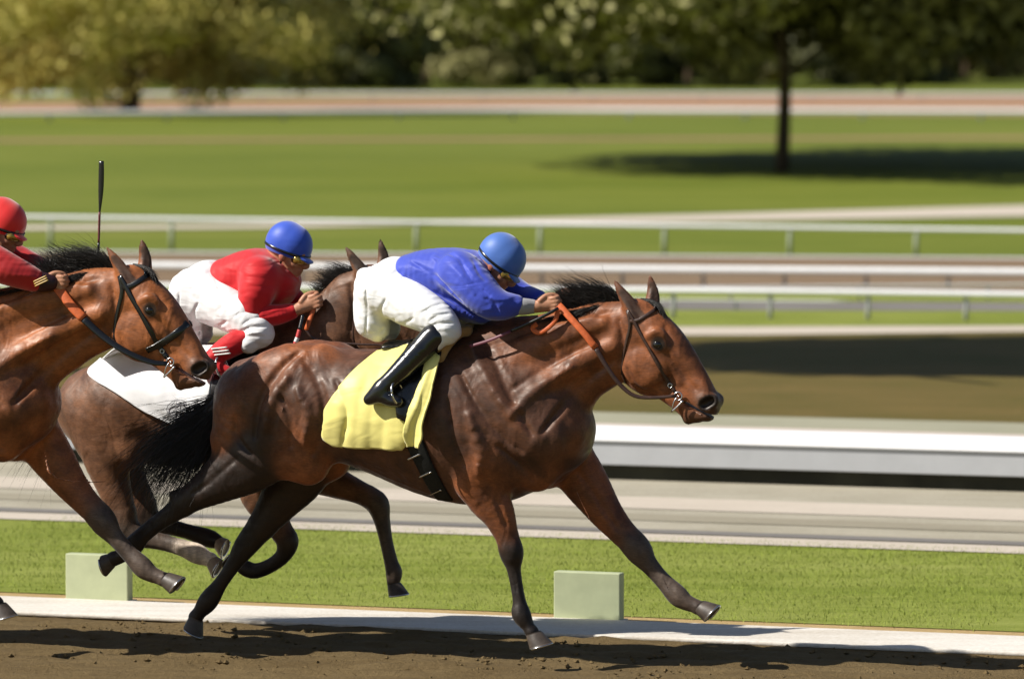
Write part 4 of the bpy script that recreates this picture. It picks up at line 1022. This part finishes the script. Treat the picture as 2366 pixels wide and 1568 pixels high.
# ---------------------------------------------------------------- rider A
SK = [(.50, .25, .15), (.48, .16, .11), (.02, .012, .01)]
def rider(fr, label, hc, hang, hs, shirt, breech, bootm, cap, lens, cfg, peakoff=0):
    R = loc_empty('person', fr, label, 'person', 'jockeys riding low over their horses')
    dx, dy = cfg.get('d', (0, 0)); o = lambda L: [(p[0]+dx, p[1]+dy, *p[2:]) for p in L]
    B = SDF(fr); q = head_sdf(B, hc[0], hc[1], 0, hang, hs)
    B.chain(q_pts := [q(-30, 60, 0, 28, 30)[:5]]+o([(1072, 642, 0, 26, 50), (1000, 635, 0, 34, 50), (900, 655, 0, 30, 50)]), .03, 0)
    for nm in ('near', 'far'):
        s_ = 1 if nm == 'near' else -1
        B.chain(cfg['arm_'+nm], .02, 0)
        H0, H1, t0, t1 = cfg['hand_'+nm]; B.chain([(*cfg['arm_'+nm][-1][:3], 13), (*H0, t0, 12)], .01, 0); hand(B, fr, H0, H1, t0, t1)
    B.chain(o([(890, 672, .09, 24), (950, 706, .14, 24), (1024, 754, .205, 18)]), .02, 0, mirror=True)
    B.chain(o([(1024, 754, .205, 18), (985, 800, .27, 18), (930, 855, .33, 15), (888, 898, .35, 12)]) if 'boot' not in cfg else [(1024-432, 762, .205, 18), (540, 797, .27, 18), (500, 822, .31, 12)], .02, 0, mirror=True)
    sdf_obj('body', B, .005, M_skin, R, SK, None, 1)
    S = SDF(fr)
    for ch, k in cfg['shirt']: S.chain(o(ch), k, 0)
    for nm in ('near', 'far'): S.chain(cfg['sleeve_'+nm], .03, 0)
    Vc, Qc = S.build(.014); bc = BVHTree.FromPolygons([tuple(v) for v in Vc], [tuple(int(i) for i in q) for q in Qc])
    if cfg.get('cuff') is M_grey: S.lines(bc, [(p, r, .010, op, None) for p, r, op in [([(936, 640), (980, 664), (1050, 700)], 6, '-'), ([(950, 606), (1010, 640), (1068, 696)], 6, '-'), ([(1000, 592), (1050, 622), (1096, 680)], 5, '+'), ([(1060, 600), (1088, 645), (1130, 684)], 6, '-'),
        ([(960, 660), (1010, 690), (1070, 722)], 5, '+'), ([(1120, 690), (1140, 700), (1150, 722)], 5, '-'), ([(1090, 600), (1105, 630), (1120, 650)], 4, '-'), ([(1030, 690), (1080, 716), (1105, 730)], 5, '-'), ([(1010, 580), (1050, 592), (1085, 615)], 4, '-')]], lambda p: (p[0]+dx, p[1]+dy))
    sdf_obj('shirt', S, .0055, shirt, R, disp=lambda V: .0042*waves(V, 31, (3, 20, 8), -.5)+.0010*waves(V, 32, (5, 45, 14), -.6))
    S = SDF(fr)
    S.chain(o([(915, 642, 0, 50, 70), (878, 664, 0, 48, 78)]), .04, 0)
    S.chain(o([(880, 668, .10, 56, 50), (925, 690, .13, 54, 46), (975, 716, .18, 48, 42), (1020, 745, .215, 38, 36), (1034, 764, .22, 30, 30)]), .03, 0, mirror=True)
    S.chain(o([(866, 690, .07, 44, 44), (862, 740, .07, 38, 40), (872, 762, .07, 28, 32)]), .03, 0, mirror=True)
    S.chain(o([(1034, 764, .22, 28), (1005, 786, .25, 24)]), .02, 0, mirror=True)
    def folds(S, L, k=.006):
        Vc, Qc = S.build(.014); bc = BVHTree.FromPolygons([tuple(v) for v in Vc], [tuple(int(i) for i in q) for q in Qc])
        S.lines(bc, [(p, r, k, op, None) for p, r, op in L], lambda p: (p[0]+dx, p[1]+dy))
    if 'boot' not in cfg:
        S.chain(o([(842, 636, .05, 18, 24), (840, 690, .06, 20, 30), (848, 752, .06, 24, 30)]), .03, 0, mirror=True)
    folds(S, [([(992, 742), (1014, 728), (1038, 724)], 4, '-'), ([(990, 756), (1015, 747), (1046, 746)], 4, '-'), ([(972, 724), (1000, 708), (1020, 702)], 3.5, '-'), ([(868, 792), (884, 762), (912, 736)], 5, '-'),
              ([(890, 692), (880, 716), (886, 742)], 5, '-'), ([(906, 776), (930, 752), (956, 734)], 4, '-'), ([(900, 742), (925, 760), (944, 780)], 4, '-'), ([(1000, 765), (1022, 760), (1044, 764)], 4, '+'), ([(926, 610), (934, 650), (952, 678)], 3, '-'),
              ([(846, 668), (848, 720), (846, 768)], 3, '-')])
    wv = lambda V: .0018*waves(V, 21, (6, 30, 14), -.55)+.0012*waves(V, 22, (10, 75, 30), -.7)
    sdf_obj('breeches', S, .0055, breech, R, disp=wv)
    for s_ in (1, -1):
        S = SDF(fr)
        if 'boot' in cfg: L, Fo, Fo2 = cfg['boot']
        else:
            L = o([(1004, 776, .245, 31, 31), (978, 802, .27, 29, 29), (940, 842, .315, 26, 25), (905, 876, .345, 22, 21), (884, 896, .355, 22, 20)])
            Fo = o([(884, 900, .355, 22, 20), (866, 914, .36, 19, 18), (853, 922, .36, 14, 15)]); Fo2 = o([(876, 908, .36, 21, 19), (900, 922, .36, 17, 18), (922, 928, .36, 13, 17)])
        A = [[*fr.P(*p[:3]), p[3]*fr.sc(), p[4]*fr.sc()] for p in L]
        prs = [A]+[[[*fr.P(*p[:3]), p[3]*fr.sc(), p[4]*fr.sc()] for p in LL] for LL in (Fo, Fo2)]
        for a in prs:
            a = np.array(a); a[:, 1] *= s_; S.local(a, .014, 0)
        sdf_obj('boot', S, .005, bootm, R)
    if cfg.get('cuff'):
        for nm in ('near', 'far'):
            S = SDF(fr); S.chain(cfg['cuff_'+nm], .01, 0); sdf_obj('cuff', S, .004, cfg['cuff'], R)
    hq = helmet(fr, R, hc[0], hc[1], 0, hang, hs, cap, M_blk, 0, cfg.get('hsc', 1.0))
    # goggles
    G = SDF(fr)
    for s_ in (1, -1): G.chain([q(38, 16, .034*s_, 12, 13), q(24, 18, .060*s_, 13, 7)], .008, 0)
    G.chain([q(44, 12, .01, 6, 6), q(44, 12, -.01, 6, 6)], .006, 0)
    go = sdf_obj('goggles', G, .004, M_blk, R)
    G = SDF(fr)
    for s_ in (1, -1): G.chain([q(43, 18, .034*s_, 9, 11), q(26, 20, .066*s_, 10, 6)], .004, 0)
    sdf_obj('lens', G, .004, lens, go)
    for s_ in (1, -1):
        p = [fr.P(*q(a, b, .0, 1)[:3]) for a, b in ((6, 20), (4, 42), (14, 66), (20, 78))]
        wv = [-.080, -.068, -.04, 0]; 
        P = [pp+np.array([0, w_*s_*1.0, 0]) for pp, w_ in zip(p, wv)]
        MB().sweep(P, .006, .002, nrm=[(0, -s_, 0)]*4).build('chin_strap', M_blk, R)
    return R, q
cfgA = dict(
  arm_near=[(1078, 640, .17, 32), (1108, 680, .2, 26), (1150, 708, .2, 20), (1205, 708, .15, 15), (1232, 708, .12, 12)],
  arm_far=[(1110, 640, -.17, 32), (1160, 670, -.21, 24), (1215, 690, -.2, 18), (1250, 700, -.14, 14), (1270, 700, -.10, 12)],
  hand_near=((1242, 708), (1280, 700), .12, .10), hand_far=((1278, 698), (1312, 690), -.10, -.08),
  shirt=[([(950, 628, 0, 40, 66), (1000, 628, 0, 54, 78), (1060, 632, 0, 60, 88), (1100, 640, 0, 48, 84)], .03), ([(968, 655, 0, 34, 74), (1040, 688, 0, 38, 78), (1095, 716, 0, 30, 64), (1118, 735, 0, 14, 50)], .03), ([(1090, 622, 0, 44, 52), (1110, 628, 0, 34, 40)], .02)],
  sleeve_near=[(1060, 630, .15, 50), (1092, 660, .19, 46), (1125, 692, .205, 40), (1152, 706, .2, 34), (1178, 707, .17, 27), (1190, 706, .16, 23)],
  sleeve_far=[(1110, 625, -.15, 46), (1160, 655, -.2, 38), (1205, 682, -.2, 30), (1240, 694, -.15, 24)],
  cuff=M_grey, cuff_near=[(1184, 706, .165, 20, 19), (1206, 708, .15, 20, 19), (1228, 708, .125, 17, 16)], cuff_far=[(1238, 694, -.15, 20), (1258, 698, -.125, 17)])
RA, _ = rider(frA, 'jockey in royal blue silks, blue cap and white breeches crouched on the leading horse', (1155, 603), math.radians(34), .98, M_blu, M_bre, M_boot, M_blc, M_gold, cfgA)
wh = loc_empty('riding_whip', frA, 'black riding whip held along the neck of the leading horse', 'whip')
MB().sweep([frA.P(*p) for p in [(1290, 712, .14), (1240, 738, .17), (1180, 765, .19)]], .008, .008, nrm=[(0, 0, 1)]*3).build('shaft', M_blk, wh)
MB().sweep([frA.P(*p) for p in [(1180, 765, .19), (1130, 786, .2), (1085, 800, .21)]], .008, .003, nrm=[(0, -1, .3)]*3).build('flap', plain('plum_leather', (.14, .03, .05), .5), wh)

# ---------------------------------------------------------------- rider B (left edge, red)
bx, by = 85, -5      # relative to the shifted frame
cfgB = dict(d=(bx, by),
  arm_near=[(1165, 640, .17, 32), (1235, 672, .2, 26), (1275, 690, .19, 20), (1310, 706, .15, 15), (1330, 712, .12, 12)],
  arm_far=[(1200, 640, -.17, 32), (1270, 665, -.21, 24), (1330, 690, -.2, 18), (1370, 706, -.14, 14), (1385, 712, -.10, 12)],
  hand_near=((1338, 716), (1376, 716), .12, .10), hand_far=((1395, 712), (1430, 700), -.10, -.10),
  shirt=cfgA['shirt'], sleeve_near=[(1150, 640, .15, 48), (1205, 665, .19, 42), (1250, 685, .2, 36), (1290, 702, .18, 30), (1312, 712, .16, 26)],
  sleeve_far=[(1195, 625, -.15, 46), (1250, 655, -.2, 38), (1320, 686, -.2, 30), (1350, 700, -.15, 24)],
  cuff=plain('black_glove_cuff', (.03, .008, .012), .5), cuff_near=[(1318, 714, .15, 24), (1336, 716, .135, 22), (1352, 717, .12, 19)], cuff_far=[(1350, 702, -.15, 20), (1372, 708, -.125, 17)])
RB, _ = rider(frB, 'jockey in deep red silks and red cap cut off by the left edge', (1240, 585), math.radians(18), .96, M_redd, M_bre, M_boot, M_rcap, M_gold, cfgB)
for k in range(3):
    mb = MB(); a = frB.P(1312+k*2, 716+k*5, .212); b = frB.P(1342+k*2, 702+k*5, .205); mb.sweep([a, (a+b)/2, b], .0035, .0025, nrm=[(0, -1, 0)]*3); mb.build('gold_cuff_trim', M_goldp, RB)
wb = loc_empty('riding_whip', frB, 'upright black riding whip raised behind the bright bay horse', 'whip')
fx = lambda x, y, t: frB.P(x+1235, y+65, t)
MB().sweep([fx(234, 372, -.1), fx(234, 400, -.1), fx(233, 440, -.1), fx(231, 478, -.1), fx(230, 492, -.1)], [.0135, .0150, .0140, .0075, .004], .004, nrm=[(0, -1, 0)]*5).build('flap', M_blk, wb)
MB().sweep([fx(230, 490, -.1), fx(229, 530, -.1), fx(228, 560, -.1)], .0055, .0055, nrm=[(0, -1, 0)]*3).build('shaft', plain('maroon_shaft', (.13, .02, .03), .5), wb)
MB().sweep([fx(228, 560, -.1), fx(226, 600, -.1), fx(218, 640, -.1), fx(210, 664, -.1)], .006, .006, nrm=[(0, -1, 0)]*4).build('handle', M_blk, wb)

# ---------------------------------------------------------------- rider C (red and white, blue cap)
cfgC = dict(d=(-432, 8), boot=([(566, 782, .235, 28, 28), (536, 797, .27, 28, 28), (508, 814, .31, 24, 24), (490, 830, .33, 21, 21)], [(490, 832, .33, 21, 21), (470, 842, .34, 18, 18), (458, 848, .34, 13, 13)], [(486, 838, .33, 20, 20), (506, 850, .34, 16, 16), (524, 856, .34, 12, 12)]),
  arm_near=[(588, 640, .17, 32), (585, 690, .2, 26), (590, 725, .19, 20), (650, 724, .16, 15), (684, 714, .14, 12)],
  arm_far=[(630, 640, -.17, 32), (655, 690, -.2, 24), (690, 705, -.18, 16), (725, 700, -.14, 13), (740, 696, -.12, 12)],
  hand_near=((694, 712), (728, 694), .14, .12), hand_far=((740, 696), (770, 684), -.12, -.10),
  shirt=[([(955, 628, 0, 40, 62), (1000, 622, 0, 52, 74), (1045, 624, 0, 54, 84), (1078, 644, 0, 44, 76)], .03), ([(975, 648, 0, 34, 70), (1040, 664, 0, 36, 70), (1075, 668, 0, 34, 64)], .03)],
  sleeve_near=[(600, 640, .15, 46), (592, 675, .19, 42), (588, 706, .2, 34)],
  sleeve_far=[(640, 640, -.15, 44), (662, 682, -.19, 34), (694, 702, -.18, 24)],
  cuff=M_red, cuff_near=[(610, 728, .2, 25), (640, 727, .18, 24), (672, 720, .15, 19)], cuff_far=[(694, 702, -.18, 21), (724, 700, -.14, 16)])
RC, qC = rider(frC, 'jockey in bright red silks, white breeches and royal blue cap behind the leaders', (666, 575), math.radians(16), .95, M_red, M_bre, M_red, M_blc2, M_gold, cfgC)
S = SDF(frC); S.chain([(578, 700, .2, 30), (566, 728, .21, 30), (590, 736, .2, 27)], .02, 0); sdf_obj('white_elbow_patch', S, .005, M_wht, RC)
for k in range(3):
    mb = MB(); a = frC.P(488+k*4, 806+k*7, .365); b = frC.P(524+k*4, 802+k*7, .365); mb.sweep([a, (a+b)/2, b], .004, .006, nrm=[(0, -1, .1)]*3); mb.build('boot_trim', M_wstick, RC)
wc = loc_empty('riding_whip', frC, 'short riding whip with red and white bands below the red sleeve', 'whip')
def seg(a, b, m, nm): MB().sweep([frC.P(*a), (frC.P(*a)+frC.P(*b))/2, frC.P(*b)], .011, .011, nrm=[(0, -1, .1)]*3).build(nm, m, wc)
seg((700, 728, .17), (692, 762, .2), M_blk, 'handle'); seg((692, 762, .2), (687, 780, .21), M_rstick, 'red_band'); seg((687, 780, .21), (683, 790, .215), M_wstick, 'white_band'); seg((683, 790, .215), (680, 800, .22), M_rstick, 'red_band')
